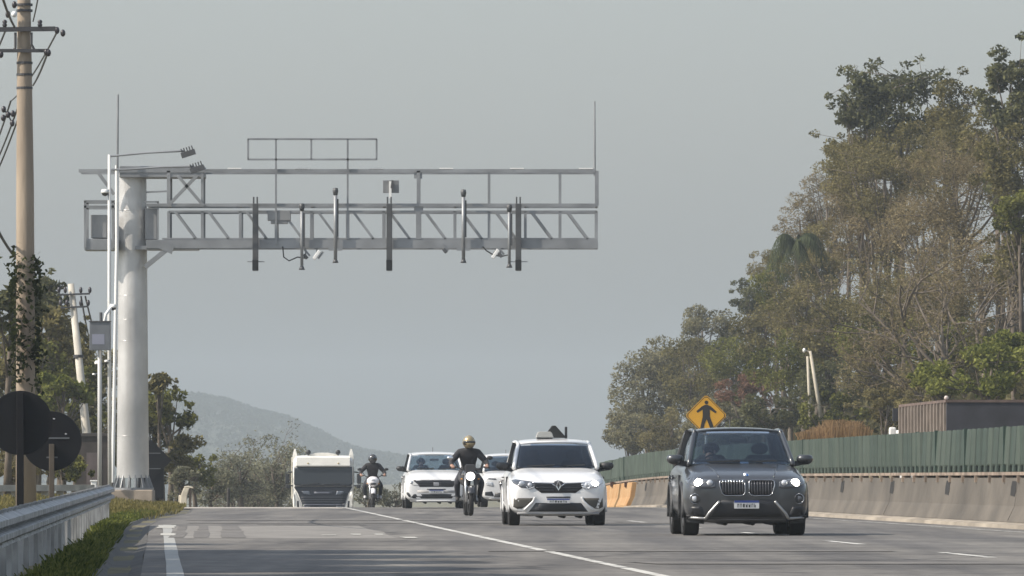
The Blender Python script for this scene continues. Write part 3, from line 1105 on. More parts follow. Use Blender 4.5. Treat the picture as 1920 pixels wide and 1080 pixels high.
    r = thing('utility_pole', 'leaning pale concrete utility pole beside the gantry column', 'utility pole', (b2.x, Y2, zground(b2.x, Y2) - 0.05))
    inv = -Vector(r.location)
    pale = mat('pole_pale', (0.46, 0.43, 0.37), 0.8, var=0.15, vscale=2)
    MB().tube([(0.02, 0, 0), b2 + inv, t2 + inv], [0.17, 0.165, 0.105], 14).build('pole', pale, r, smooth=True)
    ax = (t2 - b2).normalized()
    for k, (w0, w1) in enumerate(((-24, 34), (-24, 28))):
        T = P(135 + k * 3, 552 + 24 * k, Y2) + inv + Vector((0, -0.16, 0))
        MB().bar(T + Vector((w0 * Y2 / F, 0, -0.02)), T + Vector((w1 * Y2 / F, 0, 0.02)), 0.06).build('crossarm', iron, r)
        for x in (w0, w0 * 0.5, w1 * 0.5, w1):
            MB().ell(T + Vector((x * Y2 / F, 0, 0.14)), (0.06, 0.06, 0.11), 8, 6).build('insulator', ins, r, smooth=True)
    for py in (668, 735):
        t = (py - 532) / (905 - 532)
        c = t2.lerp(b2, t) + inv
        MB().lathe([(0.15, -0.05), (0.175, -0.05), (0.175, 0.05), (0.15, 0.05)], c, 'z', 12).build('pole_band', iron, r)
    # lianas by the leaning pole
    wire(P(160, 556, Y2), P(183, 640, 330), 0.1, 0.03, 'thin wire running back from the leaning pole arm')
    wire(P(152, 556, Y2), P(170, 645, 330), 0.1, 0.03, 'second thin wire running back from the leaning pole arm')
    wire(P(112, 560, Y2), P(138, 640, 330), 0.1, 0.03, 'thin wire running back from the left arm of the leaning pole')


build_poles()


def build_signs():
    blk = mat('sign_back', (0.006, 0.0065, 0.009), 0.7, var=0.15, vscale=3, spec=0.2)
    post = mat('sign_post_dark', (0.007, 0.007, 0.009), 0.7, spec=0.2)
    brown = mat('sign_post_brown', (0.075, 0.06, 0.045), 0.8, var=0.2)
    strut = mat('sign_strut', (0.13, 0.14, 0.15), 0.5, metal=0.3)
    for x, y, rad, Y, pm, lab in ((38, 793, 60, 116, post, 'black back of the larger round road sign at the far left'), (97, 827, 55.5, 127, brown, 'black back of the smaller round road sign with grey brackets')):
        c = P(x, y, Y)
        z0 = zground(c.x, Y)
        r = thing('round_sign', lab, 'road sign', (c.x, Y, z0), R(3), 'round sign backs')
        h = c.z - z0
        rr = rad * Y / F
        MB().lathe([(0, -0.012), (rr, -0.012), (rr + 0.004, 0.0), (rr, 0.012), (0, 0.012)], (0, 0, h), 'y', 48).build('sign_plate', blk, r)
        w = 0.055 if pm is post else 0.045
        ztop = h + (rr * 0.95 if pm is post else -rr * 0.1)
        MB().quadbox(-w, w, -0.10, -0.02, 0.0, ztop).build('post', pm, r, bevel=0.008)
        for dz in (-rr * 0.55, rr * 0.1):
            MB().quadbox(-0.09, 0.3 if dz > 0 else 0.1, -0.022, -0.013, h + dz - 0.012, h + dz + 0.012).build('bracket', strut if pm is brown else post, r)
        for dx, dz in ((-0.15, 0.14), (0.3, 0.16), (0.05, 0.5)) if pm is brown else ():
            MB().ell((dx * rr * 2 * 0.8, -0.016, h + dz * rr * 1.5), (0.02, 0.006, 0.013), 8, 6).build('rivet', mat('rivet', (0.35, 0.36, 0.38), 0.4), r)
    # dark diamond sign back behind the column, with a box below
    Y = 232.0
    c = P(283, 863, Y)
    z0 = zground(c.x, Y)
    r = thing('diamond_sign', 'black back of a diamond road sign right behind the gantry column', 'road sign', (c.x, Y, z0))
    h = c.z - z0
    d = 39 * Y / F
    MB().prism([(0, h - d), (d, h), (0, h + d), (-d, h)], -0.012, 0.012).build('sign_plate', blk, r)
    MB().quadbox(-0.4, 0.40, 0.02, 0.06, h - d - 0.55, h - 0.25).build('lower_plate', blk, r)
    for x in (-0.2, 0.2):
        MB().quadbox(x - 0.05, x + 0.05, 0.07, 0.15, 0, h + 0.2).build('post', post, r)
    for dz in (0.22, -0.26):
        MB().quadbox(-0.28, 0.3, -0.03, -0.014, h + dz - 0.012, h + dz + 0.012).build('bracket', strut, r)
    # yellow pedestrian sign in the median
    Y = 212.0
    c = P(1324, 779, Y)
    z0 = zroad(Y)
    r = thing('warning_sign', 'yellow diamond pedestrian warning sign above the dark car', 'road sign', (c.x, Y, z0))
    k = Y / F
    h = c.z - z0
    d = 39.5 * k
    yel = mat('sign_yellow', (0.60, 0.31, 0.018), 0.5, var=0.08, vscale=2)
    bk = mat('sign_black', (0.015, 0.012, 0.01), 0.6)

    def dia(s, rd=0.07):
        pts = []
        for i in range(4):
            a = math.pi / 2 * i
            for t in (-rd, rd):
                p = Vector((math.cos(a), math.sin(a)))
                q = Vector((-math.sin(a), math.cos(a)))
                v = p * (s - abs(rd) * s) + q * (t * s)
                pts.append((v.x, v.y + h))
        return pts
    MB().prism(dia(d), 0.0, 0.02).build('sign_plate', yel, r)
    ring = MB()
    o_, i_ = dia(d * 0.955), dia(d * 0.915)
    ring.loft([[(a, -0.003, b) for a, b in o_], [(a, -0.003, b) for a, b in i_]], cap=False)
    ring.build('border_line', bk, r, thick=0.002)
    man = MB()
    s = k

    def px(pts):
        return [((x - 1324) * s, (779 - y) * s + h) for x, y in pts]
    fig = [(1321.5, 759), (1326.5, 759), (1333, 762), (1344, 772), (1341.5, 775), (1331, 768), (1331, 781), (1337, 797), (1339.5, 808), (1333.5, 808), (1328.5, 795), (1325, 786), (1321, 795), (1318.5, 808), (1312, 808), (1314, 797), (1317.5, 781), (1317.5, 768), (1308, 774), (1305.5, 771), (1316, 762)]
    man.prism(px(fig), -0.006, -0.001)
    man.lathe([(0, -0.006), (3.6 * s, -0.006), (3.6 * s, -0.001), (0, -0.001)], ((1324.5 - 1324) * s, 0, (779 - 754.5) * s + h), 'y', 18)
    man.build('pedestrian_symbol', bk, r)
    MB().tube([(0, 0.06, 0), (0, 0.06, h + d * 0.6)], 0.04, 10).build('post', mat('pole_grey', (0.45, 0.45, 0.44), 0.5), r)
    # concrete marker post and thin stakes on the left verge
    Y = 236.0
    c = P(347, 912, Y)
    z0 = zground(c.x, Y)
    r = thing('marker_post', 'bent pale concrete marker post on the grass right of the gantry', 'post', (c.x, Y, z0))
    h = c.z - z0
    pm = mat('post_cream', (0.55, 0.5, 0.4), 0.8, var=0.15)
    MB().loft([[(x - w, -0.09, z), (x + w, -0.09, z), (x + w, 0.09, z), (x - w, 0.09, z)] for x, z, w in ((-0.08, -0.1, 0.11), (-0.03, h * 0.6, 0.10), (0.05, h * 0.93, 0.09))]).build('post_shaft', pm, r, bevel=0.02)
    MB().loft([[(x, -0.09, z0_), (x, 0.09, z0_), (x, 0.09, z1_), (x, -0.09, z1_)] for x, z0_, z1_ in ((-0.03, h * 0.93, h), (0.10, h * 0.94, h + 0.02), (0.26, h * 0.9, h * 0.97))]).build('post_cap', pm, r, bevel=0.02)
    MB().quadbox(0.12, 0.2, -0.05, 0.05, -0.1, h * 0.9).build('back_leg', mat('post_brown', (0.1, 0.075, 0.055), 0.9), r)
    c = P(337, 930, Y)
    o = MB().loft([[(c.x - w, Y - w, z), (c.x + w, Y - w, z), (c.x + w, Y + w, z), (c.x - w, Y + w, z)] for z, w in ((z0 - 0.1, 0.045), (c.z, 0.04), (c.z + 0.03, 0.02))]).build('marker_stake', pm)
    tag(o, 'short pale stake just left of the bent marker post', 'stake')
    Y = 243.0
    c = P(428, 918, Y)
    z0 = zground(c.x, Y)
    o = MB().tube([(c.x, Y, z0 - 0.1), (c.x, Y, c.z), (c.x + 0.02, Y, c.z + 0.04)], [0.05, 0.05, 0.03], 8).build('marker_stake', mat('stake_dark', (0.04, 0.035, 0.03), 0.8))
    tag(o, 'thin dark stake at the crest left of the white truck', 'stake')
    # slanted poles with a lamp on the right slope
    Y = 300.0
    zb = P(0, 793, Y).z
    b = P(1545, 793, Y)
    r = thing('street_lamp', 'leaning twin pole street lamp before the trees on the right', 'street lamp', b)
    inv = -b
    pl = mat('lamp_pole_pale', (0.42, 0.38, 0.3), 0.8, var=0.15)
    MB().tube([P(1545, 815, Y) + inv, P(1519, 658, Y) + inv], [0.1, 0.06], 10).build('pole', pl, r, smooth=True)
    MB().tube([P(1521, 815, Y) + inv, P(1514, 668, Y) + inv], [0.08, 0.05], 10).build('pole', pl, r, smooth=True)
    MB().tube([P(1519, 660, Y) + inv, P(1508, 656, Y) + inv], 0.03, 6).build('lamp_arm', pl, r)
    MB().ell(P(1508, 657, Y) + inv, (0.07, 0.12, 0.09), 10, 8).build('lamp_head', MATS['white_metal'], r, smooth=True)
    # small hut behind the signs
    Y = 236.0
    a, b = P(143, 905, Y), P(207, 812, Y)
    r = thing('utility_hut', 'low dark brown utility hut between the sign backs and the gantry column', 'hut', (a.x, Y, zground(a.x, Y) - 0.1))
    inv = -Vector(r.location)
    hb = mat('hut_brown', (0.045, 0.037, 0.033), 0.9, var=0.35, vscale=2.0)
    h = b.z + inv.z
    w = b.x - a.x
    MB().quadbox(0, w, 0, 2.4, 0, h - 0.1).build('wall', hb, r)
    MB().quadbox(-0.06, w + 0.06, -0.06, 2.46, h - 0.098, h).build('roof', mat('hut_roof', (0.05, 0.045, 0.042), 0.9), r)
    MB().quadbox(w * 0.3, w * 0.72, -0.02, 0.01, 0.05, h * 0.72).build('door', mat('hut_door', (0.1, 0.08, 0.078), 0.8, var=0.2), r)


build_signs()


# ------------------------------------------------------------------ vehicles
def interp(st, y):
    """smooth interpolation of station tuples by their first entry"""
    n = len(st)
    if y <= st[0][0]:
        return st[0][1:]
    for i in range(n - 1):
        if st[i][0] <= y <= st[i + 1][0]:
            t = (y - st[i][0]) / (st[i + 1][0] - st[i][0])
            p0, p1, p2, p3 = st[max(i - 1, 0)], st[i], st[i + 1], st[min(i + 2, n - 1)]
            out = []
            for k in range(1, len(p1)):
                h = p2[0] - p1[0]
                m1 = (p2[k] - p0[k]) / max(p2[0] - p0[0], 1e-6) * h
                m2 = (p3[k] - p1[k]) / max(p3[0] - p1[0], 1e-6) * h
                d = p2[k] - p1[k]
                lim = 3 * abs(d)
                m1 = max(-lim, min(lim, m1)) if d * m1 > 0 else 0
                m2 = max(-lim, min(lim, m2)) if d * m2 > 0 else 0
                t2, t3 = t * t, t * t * t
                out.append((2 * t3 - 3 * t2 + 1) * p1[k] + (t3 - 2 * t2 + t) * m1 + (-2 * t3 + 3 * t2) * p2[k] + (t3 - t2) * m2)
            return out
    return st[-1][1:]


def super_ring(y, w, z0, z1, n=5.0, N=56, taper=0.06):
    zc, hz = (z0 + z1) / 2, (z1 - z0) / 2
    pts = []
    for j in range(N):
        t = 2 * math.pi * (j + 0.5) / N
        c, s = math.cos(t), math.sin(t)
        x = w * math.copysign(abs(c) ** (2 / n), c)
        z = zc + hz * math.copysign(abs(s) ** (2 / n), s)
        u = (z - zc) / hz
        x *= 1 - taper * max(0, u) ** 2 - taper * 0.8 * max(0, -u) ** 2
        pts.append((x, y, z))
    return pts


def shell(st, arches, aw, n=5.0, step=0.05, taper=0.06):
    ys = []
    y = st[0][0]
    while y < st[-1][0] - 1e-6:
        ys.append(y)
        y += step * (0.25 if y < 0.25 else 1)
    ys.append(st[-1][0])
    rings = [super_ring(y, *interp(st, y), n=n, taper=taper) for y in ys]
    mb = MB().loft(rings)
    keep = []
    for f in mb.f:
        if len(f) == 4:
            c = [sum(mb.v[i][k] for i in f) / 4 for k in range(3)]
            if any((c[1] - ya) ** 2 + (c[2] - za) ** 2 < ra * ra for ya, za, ra in arches) and abs(c[0]) > aw:
                continue
        keep.append(f)
    mb.f = keep
    return mb


class Front:
    """lays thin panels onto the front (or a side) of a body"""

    def __init__(s, meshes):
        s.trees = []
        for me in meshes:
            bm = bmesh.new()
            bm.from_mesh(me)
            s.trees.append(BVHTree.FromBMesh(bm))
            bm.free()

    def y(s, x, z):
        best = None
        for t in s.trees:
            h = t.ray_cast(Vector((x, -5, z)), Vector((0, 1, 0)))
            if h[0] is not None and h[0].y < 3 and (best is None or h[0].y < best):
                best = h[0].y
        return best

    def panel(s, name, poly, m, parent, off=0.006, cuts=2, inset=0.0):
        bm = bmesh.new()
        vs = [bm.verts.new((x, 0, z)) for x, z in poly]
        f = bm.faces.new(vs)
        bmesh.ops.triangulate(bm, faces=[f])
        for _ in range(cuts):
            bmesh.ops.subdivide_edges(bm, edges=list(bm.edges), cuts=1, use_grid_fill=True)
        last = None
        pend = []
        for v in bm.verts:
            y = s.y(v.co.x, v.co.z)
            if y is None:
                pend.append(v)
            else:
                v.co.y = y - off
        ok = [v for v in bm.verts if v not in pend]
        for v in pend:
            if ok:
                q = min(ok, key=lambda o: (o.co.x - v.co.x) ** 2 + (o.co.z - v.co.z) ** 2)
                v.co.y = q.co.y
        bmesh.ops.recalc_face_normals(bm, faces=bm.faces)
        if bm.faces and sum(f.normal.y for f in bm.faces) > 0:
            bmesh.ops.reverse_faces(bm, faces=bm.faces)
        me = bpy.data.meshes.new(name)
        bm.to_mesh(me)
        bm.free()
        for p in me.polygons:
            p.use_smooth = True
        o = link(name, me, m, parent, thick=off + 0.012)
        return o

    def rod(s, name, pts, rad, m, parent, off=0.01, n=8):
        out = []
        for i in range(len(pts) - 1):
            for k in range(n):
                t = k / n
                out.append((pts[i][0] * (1 - t) + pts[i + 1][0] * t, pts[i][1] * (1 - t) + pts[i + 1][1] * t))
        out.append(pts[-1])
        q = []
        ly = 0
        for x, z in out:
            y = s.y(x, z)
            ly = y if y is not None else ly
            q.append((x, ly - off, z))
        return MB().tube(q, rad, 8).build(name, m, parent, smooth=True)


def rrect(x0, x1, z0, z1, r=0.03, n=4):
    pts = []
    for cx, cz, a0 in ((x1 - r, z1 - r, 0), (x0 + r, z1 - r, 90), (x0 + r, z0 + r, 180), (x1 - r, z0 + r, 270)):
        for k in range(n + 1):
            a = R(a0 + 90 * k / n)
            pts.append((cx + r * math.cos(a), cz + r * math.sin(a)))
    return pts


def mirror(poly):
    return [(-x, z) for x, z in reversed(poly)]


def circle(cx, cz, rx, rz=None, n=18):
    rz = rz or rx
    return [(cx + rx * math.cos(2 * math.pi * k / n), cz + rz * math.sin(2 * math.pi * k / n)) for k in range(n)]


RUB = mat('tyre_rubber', (0.011, 0.011, 0.012), 0.85, var=0.2, vscale=8)
ALLOY = mat('alloy', (0.45, 0.45, 0.46), 0.35, metal=0.8)
BLK = mat('black_plastic', (0.02, 0.021, 0.023), 0.55)
INT = mat('interior', (0.028, 0.028, 0.03), 0.85)
CHROME = mat('chrome', (0.75, 0.76, 0.78), 0.18, metal=0.95)
LENS = mat('lamp_lens', (0.55, 0.57, 0.6), 0.12, coat=0.6, metal=0.3)
LENSD = mat('lamp_lens_dark', (0.07, 0.075, 0.085), 0.12, coat=0.8)
LIT = mat('lamp_lit', (1, 1, 1), 0.3, emit=((1.0, 0.93, 0.78), 26.0))
GRILL = mat('grille_black', (0.012, 0.013, 0.016), 0.45)


def make_wheel(x, y, r, w, parent, spokes=5, rimmat=ALLOY, rr=0.66):
    s = 1 if x > 0 else -1
    wl = bpy.data.objects.new('wheel', MB().lathe([(r * rr, -w * 0.44), (r * 0.93, -w * 0.5), (r, -w * 0.40), (r, w * 0.40), (r * 0.93, w * 0.5), (r * rr, w * 0.44)], (0, 0, 0), 'x', 36).mesh('wheel'))
    wl.data.materials.append(RUB)
    for p in wl.data.polygons:
        p.use_smooth = True
    wl.data.set_sharp_from_angle(angle=R(35))
    COL.objects.link(wl)
    wl.parent = parent
    wl.location = (x, y, r)
    mb = MB().lathe([(r * rr, -w * 0.42), (r * rr, w * 0.42 * s if s > 0 else w * 0.42)], (0, 0, 0), 'x', 30)
    mb.lathe([(0, s * w * 0.25), (r * 0.16, s * w * 0.3), (r * 0.18, s * w * 0.2)], (0, 0, 0), 'x', 20)
    for k in range(spokes):
        a = 2 * math.pi * k / spokes
        mb.bar((s * w * 0.28, r * 0.14 * math.cos(a), r * 0.14 * math.sin(a)), (s * w * 0.34, r * rr * math.cos(a), r * rr * math.sin(a)), 0.05, 0.03, up=(1, 0, 0))
    mb.build('rim', rimmat, wl)
    return wl


def make_car(sp):
    root = thing(sp['name'], sp['label'], sp['cat'], sp['loc'], sp['rz'], sp.get('group'))
    paint = sp['paint']
    W, r, tw = sp['W'], sp['wr'], sp['tw']
    yf, yr = sp['axles']
    arches = [(yf, r, r * 1.17), (yr, r, r * 1.17)]
    mb = shell(sp['st'], arches, W / 2 - 0.27, n=sp.get('n', 5.0), taper=sp.get('taper', 0.06))
    body = mb.build('body', paint, root, auto=50)
    bme = body.data
    # wheels, arches, liners
    for y in (yf, yr):
        for s in (-1, 1):
            make_wheel(s * (W / 2 - tw / 2 - 0.02), y, r, tw, root, rimmat=sp.get('rim', ALLOY))
            st = interp(sp['st'], y)
            pts, lin = [], MB()
            for k in range(19):
                a = R(-12 + 204 * k / 18)
                pts.append((s * (st[0] * 0.985), y + r * 1.19 * math.cos(a), r + r * 1.19 * math.sin(a)))
            MB().tube(pts, 0.033 if sp.get('clad') else 0.022, 6).build('arch_trim', sp.get('clad') or paint, root, smooth=True)
            ring = [[(s * xx, y + r * 1.17 * math.cos(R(-20 + 220 * k / 16)), r + r * 1.17 * math.sin(R(-20 + 220 * k / 16))) for k in range(17)] for xx in (st[0] * 0.97, W / 2 - 0.3)]
            lin.loft(ring, cap=False, close=False)
            lin.quadbox(min(s * (W / 2 - 0.3), s * (W / 2 - 0.29)), max(s * (W / 2 - 0.3), s * (W / 2 - 0.29)), y - r * 1.1, y + r * 1.1, 0.2, r * 2.1)
            lin.build('wheel_liner', BLK, root, thick=0.004)
    # cabin
    c = sp['cab']
    yc, zb, wb = c['yc'], c['zb'], c['wb']
    yt, zt, wt_ = c['yt'], c['zt'], c['wt']
    yrt, zrt = c['yrt'], c['zrt']
    yrb, zrb = c['yrb'], c['zrb']
    V = Vector

    def patch(a, b, d, e, bulge, nu=14, nv=10, vb=(0, 0, 0), pw=1.0):
        def fn(u, v):
            p = (V(a) * (1 - u) + V(b) * u) * (1 - v) + (V(d) * (1 - u) + V(e) * u) * v
            return p + V(bulge) * (4 * u * (1 - u)) ** pw + V(vb) * (4 * v * (1 - v))
        return MB().grid(fn, nu, nv)
    Ab, At, Ct, Cb = (wb, yc, zb), (wt_, yt, zt), (wt_ * 0.97, yrt, zrt), (wb * 0.97, yrb, zrb)
    L = lambda p: (-p[0], p[1], p[2])
    ws = patch(L(Ab), Ab, L(At), At, (0, -0.13, 0.01), vb=(0, 0, 0.015)).build('windscreen', sp['glass'], root, smooth=True, thick=0.005)
    roof = patch(L(At), At, L(Ct), Ct, (0, -0.02, 0.05), 24, 14, vb=(0, 0, c.get('crown', 0.045)), pw=0.55).build('roof', paint, root, smooth=True, thick=0.03)
    patch(L(Ct), Ct, L(Cb), Cb, (0, 0.06, 0), vb=(0, 0.03, 0)).build('rear_window', sp.get('rglass', sp['glass']), root, smooth=True, thick=0.005)
    pil = sp.get('pillar', paint)
    for s in (-1, 1):
        m_ = (lambda p: p) if s > 0 else L
        patch(m_(Ab), m_(Cb), m_(At), m_(Ct), (s * 0.03, 0, 0), vb=(s * 0.02, 0, 0)).build('side_window', sp['sglass'], root, smooth=True, thick=0.005)

        def edge(p, q, rad, name, k=(0, 0, 0)):
            p, q = V(m_(p)), V(m_(q))
            MB().tube([p + (q - p) * t + V((s * k[0], k[1], k[2])) * 4 * t * (1 - t) for t in (-0.03, 0.15, 0.3, 0.5, 0.7, 0.85, 1.02)], rad, 8).build(name, pil, root, smooth=True)
        edge(Ab, At, 0.036, 'pillar', (0.0, -0.01, 0.012))
        edge(At, Ct, 0.03, 'roof_rail', (0.015, 0, 0.04))
        edge(Ct, Cb, 0.07, 'pillar', (0.0, 0.0, 0))
        ymid = (yt + yrt) / 2 + 0.1
        q0 = V(m_((wb + 0.035, ymid, zb)))
        q1 = V(m_((wt_ + 0.025, ymid, zt + 0.03)))
        MB().bar(q0, q1, 0.09, 0.03, up=(0, 1, 0)).build('door_pillar', BLK, root)
        # mirror
        mx, mz, my = c['mir']
        mo = MB().ell((s * (mx + 0.02), my, mz), (0.125, 0.09, 0.085), 14, 10)
        mo.v = [(x, y, z if z < mz + 0.06 else mz + 0.06) for x, y, z in mo.v]
        mm = mo.build('door_mirror', sp.get('mirmat', paint), root, smooth=True)
        MB().bar((s * (wb - 0.02), my + 0.02, mz - 0.085), (s * mx, my + 0.02, mz - 0.045), 0.10, 0.075).build('mirror_foot', BLK, mm)
        # door seams and handles on the flank
        xs_ = interp(sp['st'], 1.9)[0]
        for yy in (yc + 0.15, ymid, yrt - 0.1):
            MB().quadbox(min(s * xs_ * 0.9, s * (xs_ + 0.001)), max(s * xs_ * 0.9, s * (xs_ + 0.001)), yy - 0.004, yy + 0.004, 0.42, zb - 0.16).build('door_seam', BLK, root)
        for yy in (ymid - 0.22, yrt - 0.3):
            MB().cbox((s * (xs_ + 0.008), yy, zb - 0.2), (0.03, 0.16, 0.035)).build('door_handle', sp.get('handle', paint), root, bevel=0.008)
    # interior
    zi = interp(sp['st'], 2.5)[2] + 0.01
    MB().quadbox(-wb + 0.09, wb - 0.09, yc + 0.16, yrb - 0.12, zi - 0.1, zi).build('dashboard', INT, root, bevel=0.02)
    seat = mat('seat_fabric', (0.035, 0.035, 0.038), 0.9)
    for x in (-0.36, 0.36):
        yy = yt + 0.42
        MB().loft([[(x - a, yy + z * 0.18 - b, zb - 0.1 + z), (x + a, yy + z * 0.18 - b, zb - 0.1 + z), (x + a, yy + z * 0.18 + b, zb - 0.1 + z), (x - a, yy + z * 0.18 + b, zb - 0.1 + z)] for z, a, b in ((0, 0.25, 0.06), (0.15, 0.24, 0.06), (0.24, 0.17, 0.05))]).build('seat_back', seat, root, bevel=0.03)
        MB().ell((x, yy + 0.08, zb + 0.23), (0.13, 0.05, 0.09), 12, 8).build('headrest', seat, root, smooth=True)
    if sp.get('mirror_in', True):
        MB().cbox((0, yt - 0.0, zt - 0.12), (0.24, 0.03, 0.06)).build('rear_view_mirror', BLK, root, bevel=0.012)
    MB().lathe([(0.165, 0.0), (0.185, 0.012), (0.185, -0.012), (0.165, 0.0)], (-0.36, yt + 0.02, zb - 0.04), 'y', 24).build('steering_wheel', BLK, root)
    # undertray
    MB().quadbox(-W / 2 + 0.3, W / 2 - 0.3, 0.25, sp['st'][-1][0] - 0.3, sp['st'][2][2] - 0.03, sp['st'][2][2] + 0.1).build('underbody', BLK, root)
    for x in (-0.28, 0.12, 0.42):
        MB().tube([(x, 0.5, sp['st'][2][2] - 0.04), (x, 2.2, sp['st'][2][2] - 0.03)], 0.035, 8).build('underbody_pipe', BLK, root)
    sp['front'](Front([bme]), root, sp)
    # wipers and antenna
    for x0, x1 in ((-0.5, -0.02), (0.02, 0.52)):
        MB().bar((x0, yc - 0.06, zb + 0.03), (x1, yc - 0.09, zb + 0.05), 0.02).build('wiper', BLK, root)
    MB().tube([(0.0, yrt - 0.15, zrt + 0.05), (0.0, yrt - 0.05, zrt + 0.22)], 0.008, 5).build('antenna', BLK, root)
    return root


PLATE_W = mat('plate_white', (0.56, 0.57, 0.58), 0.4)
PLATE_B = mat('plate_blue', (0.02, 0.045, 0.2), 0.4)


def plate(fr, root, x0, x1, z0, z1, marks=True, y=None):
    yy = (fr.y((x0 + x1) / 2, (z0 + z1) / 2) or 0) - 0.035
    if y is not None:
        yy = y
    p = MB().quadbox(x0, x1, yy, yy + 0.02, z0, z1).build('licence_plate', PLATE_W, root)
    h = z1 - z0
    MB().quadbox(x0, x1, yy - 0.002, yy, z1 - h * 0.27, z1).build('plate_band', PLATE_B, p)
    if marks:
        n = 7
        mb = MB()
        rg = random.Random(5)
        for k in range(n):
            cx = x0 + (x1 - x0) * (0.1 + 0.8 * (k + 0.5) / n)
            w = (x1 - x0) * 0.035
            mb.quadbox(cx - w, cx - w * 0.5, yy - 0.002, yy, z0 + h * 0.14, z0 + h * 0.62)
            if rg.random() > 0.3:
                mb.quadbox(cx + w * 0.5, cx + w, yy - 0.002, yy, z0 + h * 0.14, z0 + h * 0.62)
            mb.quadbox(cx - w * 0.5, cx + w * 0.5, yy - 0.002, yy, z0 + h * rg.choice((0.14, 0.34, 0.52)), z0 + h * rg.choice((0.6, 0.44)))
        mb.build('plate_characters', BLK, p)


# --- the dark grey crossover
def front_suv(fr, root, sp):
    W2 = sp['W'] / 2
    grey = sp['paint']
    # twin rounded grille openings with bright frames and vertical bars
    for s in (-1, 1):
        poly = [(0.028, 0.63), (0.05, 0.592), (0.10, 0.58), (0.32, 0.58), (0.365, 0.61), (0.40, 0.73), (0.395, 0.785), (0.365, 0.806), (0.06, 0.806), (0.032, 0.785)]
        if s < 0:
            poly = mirror(poly)
        g = fr.panel('kidney_grille', poly, GRILL, root, 0.004)
        for k in range(8):
            x = s * (0.065 + k * 0.041)
            fr.rod('grille_bar', [(x, 0.60), (x, 0.79)], 0.007, mat('grille_bar', (0.09, 0.09, 0.1), 0.35, metal=0.6), g, 0.01, 4)
        fr.rod('grille_frame', poly + [poly[0]], 0.010, mat('chrome_dark', (0.3, 0.31, 0.33), 0.25, metal=0.9), g, 0.012, 3)
        if s < 0:
            for k in range(8):
                x = -0.065 - k * 0.041
                fr.rod('grille_bar_tip', [(x, 0.765), (x, 0.80)], 0.012, CHROME, g, 0.014, 2)
        hl = [(0.46, 0.70), (0.52, 0.685), (0.70, 0.69), (0.86, 0.75), (0.875, 0.80), (0.80, 0.845), (0.62, 0.825), (0.47, 0.79)]
        if s < 0:
            hl = mirror(hl)
        h = fr.panel('headlight', hl, LENSD, root, 0.008)
        for cx, rr, lit in ((0.70, 0.060, True), (0.54, 0.045, False)):
            yy = fr.y(s * cx, 0.765) - 0.016
            MB().lathe([(0, -0.012), (rr * 0.8, -0.008), (rr, 0.01), (rr, 0.05)], (s * cx, yy, 0.765), 'y', 20).build('lamp', LIT if lit else LENS, h, smooth=True)
        fl = fr.panel('fog_lamp', circle(s * 0.755, 0.535, 0.068), BLK, root, 0.006)
        yy = fr.y(s * 0.755, 0.535)
        MB().lathe([(0, -0.014), (0.04, -0.012), (0.045, 0.0)], (s * 0.755, yy, 0.535), 'y', 16).build('lamp', LENSD if s > 0 else LENS, fl, smooth=True)
        MB().lathe([(0.062, -0.006), (0.07, -0.016), (0.078, -0.004)], (s * 0.755, yy, 0.535), 'y', 20).build('lamp_ring', mat('chrome_dark', (0.3, 0.31, 0.33), 0.25, metal=0.9), fl, smooth=True)
        side = [(0.60, 0.28), (0.84, 0.30), (0.83, 0.42), (0.66, 0.42)]
        fr.panel('side_intake', side if s > 0 else mirror(side), GRILL, root, 0.005)
        fr.rod('bumper_trim', [(s * 0.40, 0.50), (s * 0.56, 0.32), (s * 0.60, 0.25), (s * 0.84, 0.265)], 0.02, mat('trim_silver', (0.40, 0.40, 0.40), 0.35, metal=0.7), root, 0.012)
        cl = [(0.62, 0.17), (0.86, 0.19), (0.875, 0.30), (0.62, 0.24)]
        fr.panel('bumper_cladding', cl if s > 0 else mirror(cl), BLK, root, 0.004)
    fr.panel('lower_intake', [(-0.52, 0.27), (0.52, 0.27), (0.40, 0.47), (0.36, 0.52), (-0.36, 0.52), (-0.40, 0.47)], GRILL, root, 0.004)
    fr.panel('skid_plate', [(-0.58, 0.195), (0.58, 0.195), (0.56, 0.235), (-0.56, 0.235)], mat('trim_grey', (0.12, 0.12, 0.125), 0.45, metal=0.3), root, 0.012)
    # roundel badge on the bonnet edge
    yy = fr.y(0, 0.875)
    b = MB().lathe([(0, -0.014), (0.042, -0.010), (0.046, 0.02)], (0.0, yy, 0.868), 'y', 24).build('badge', CHROME, root, smooth=True)
    q = MB()
    for a0 in (0, 180):
        q.loft([[(0.0, yy - 0.0175, 0.868)] + [(0.03 * math.cos(R(a0 + 15 * k)), yy - 0.0175, 0.868 + 0.03 * math.sin(R(a0 + 15 * k))) for k in range(7)], [(0.0, yy - 0.01, 0.868)] + [(0.03 * math.cos(R(a0 + 15 * k)), yy - 0.01, 0.868 + 0.03 * math.sin(R(a0 + 15 * k))) for k in range(7)]])
    q.build('badge_quarters', mat('badge_blue', (0.03, 0.16, 0.5), 0.3), b)
    plate(fr, root, -0.19, 0.17, 0.395, 0.51)
    # bonnet creases and roof rails
    for s in (-1, 1):
        pts = [(s * (0.40 + 0.12 * t), 0.10 + 1.0 * t) for t in (0.0, 0.2, 0.4, 0.6, 0.8, 1.0)]
        mb = MB()
        mb.tube([(x, y, interp(sp['st'], y)[2] - 0.004) for x, y in pts], 0.012, 6)
        mb.build('bonnet_crease', grey, root, smooth=True)
pass


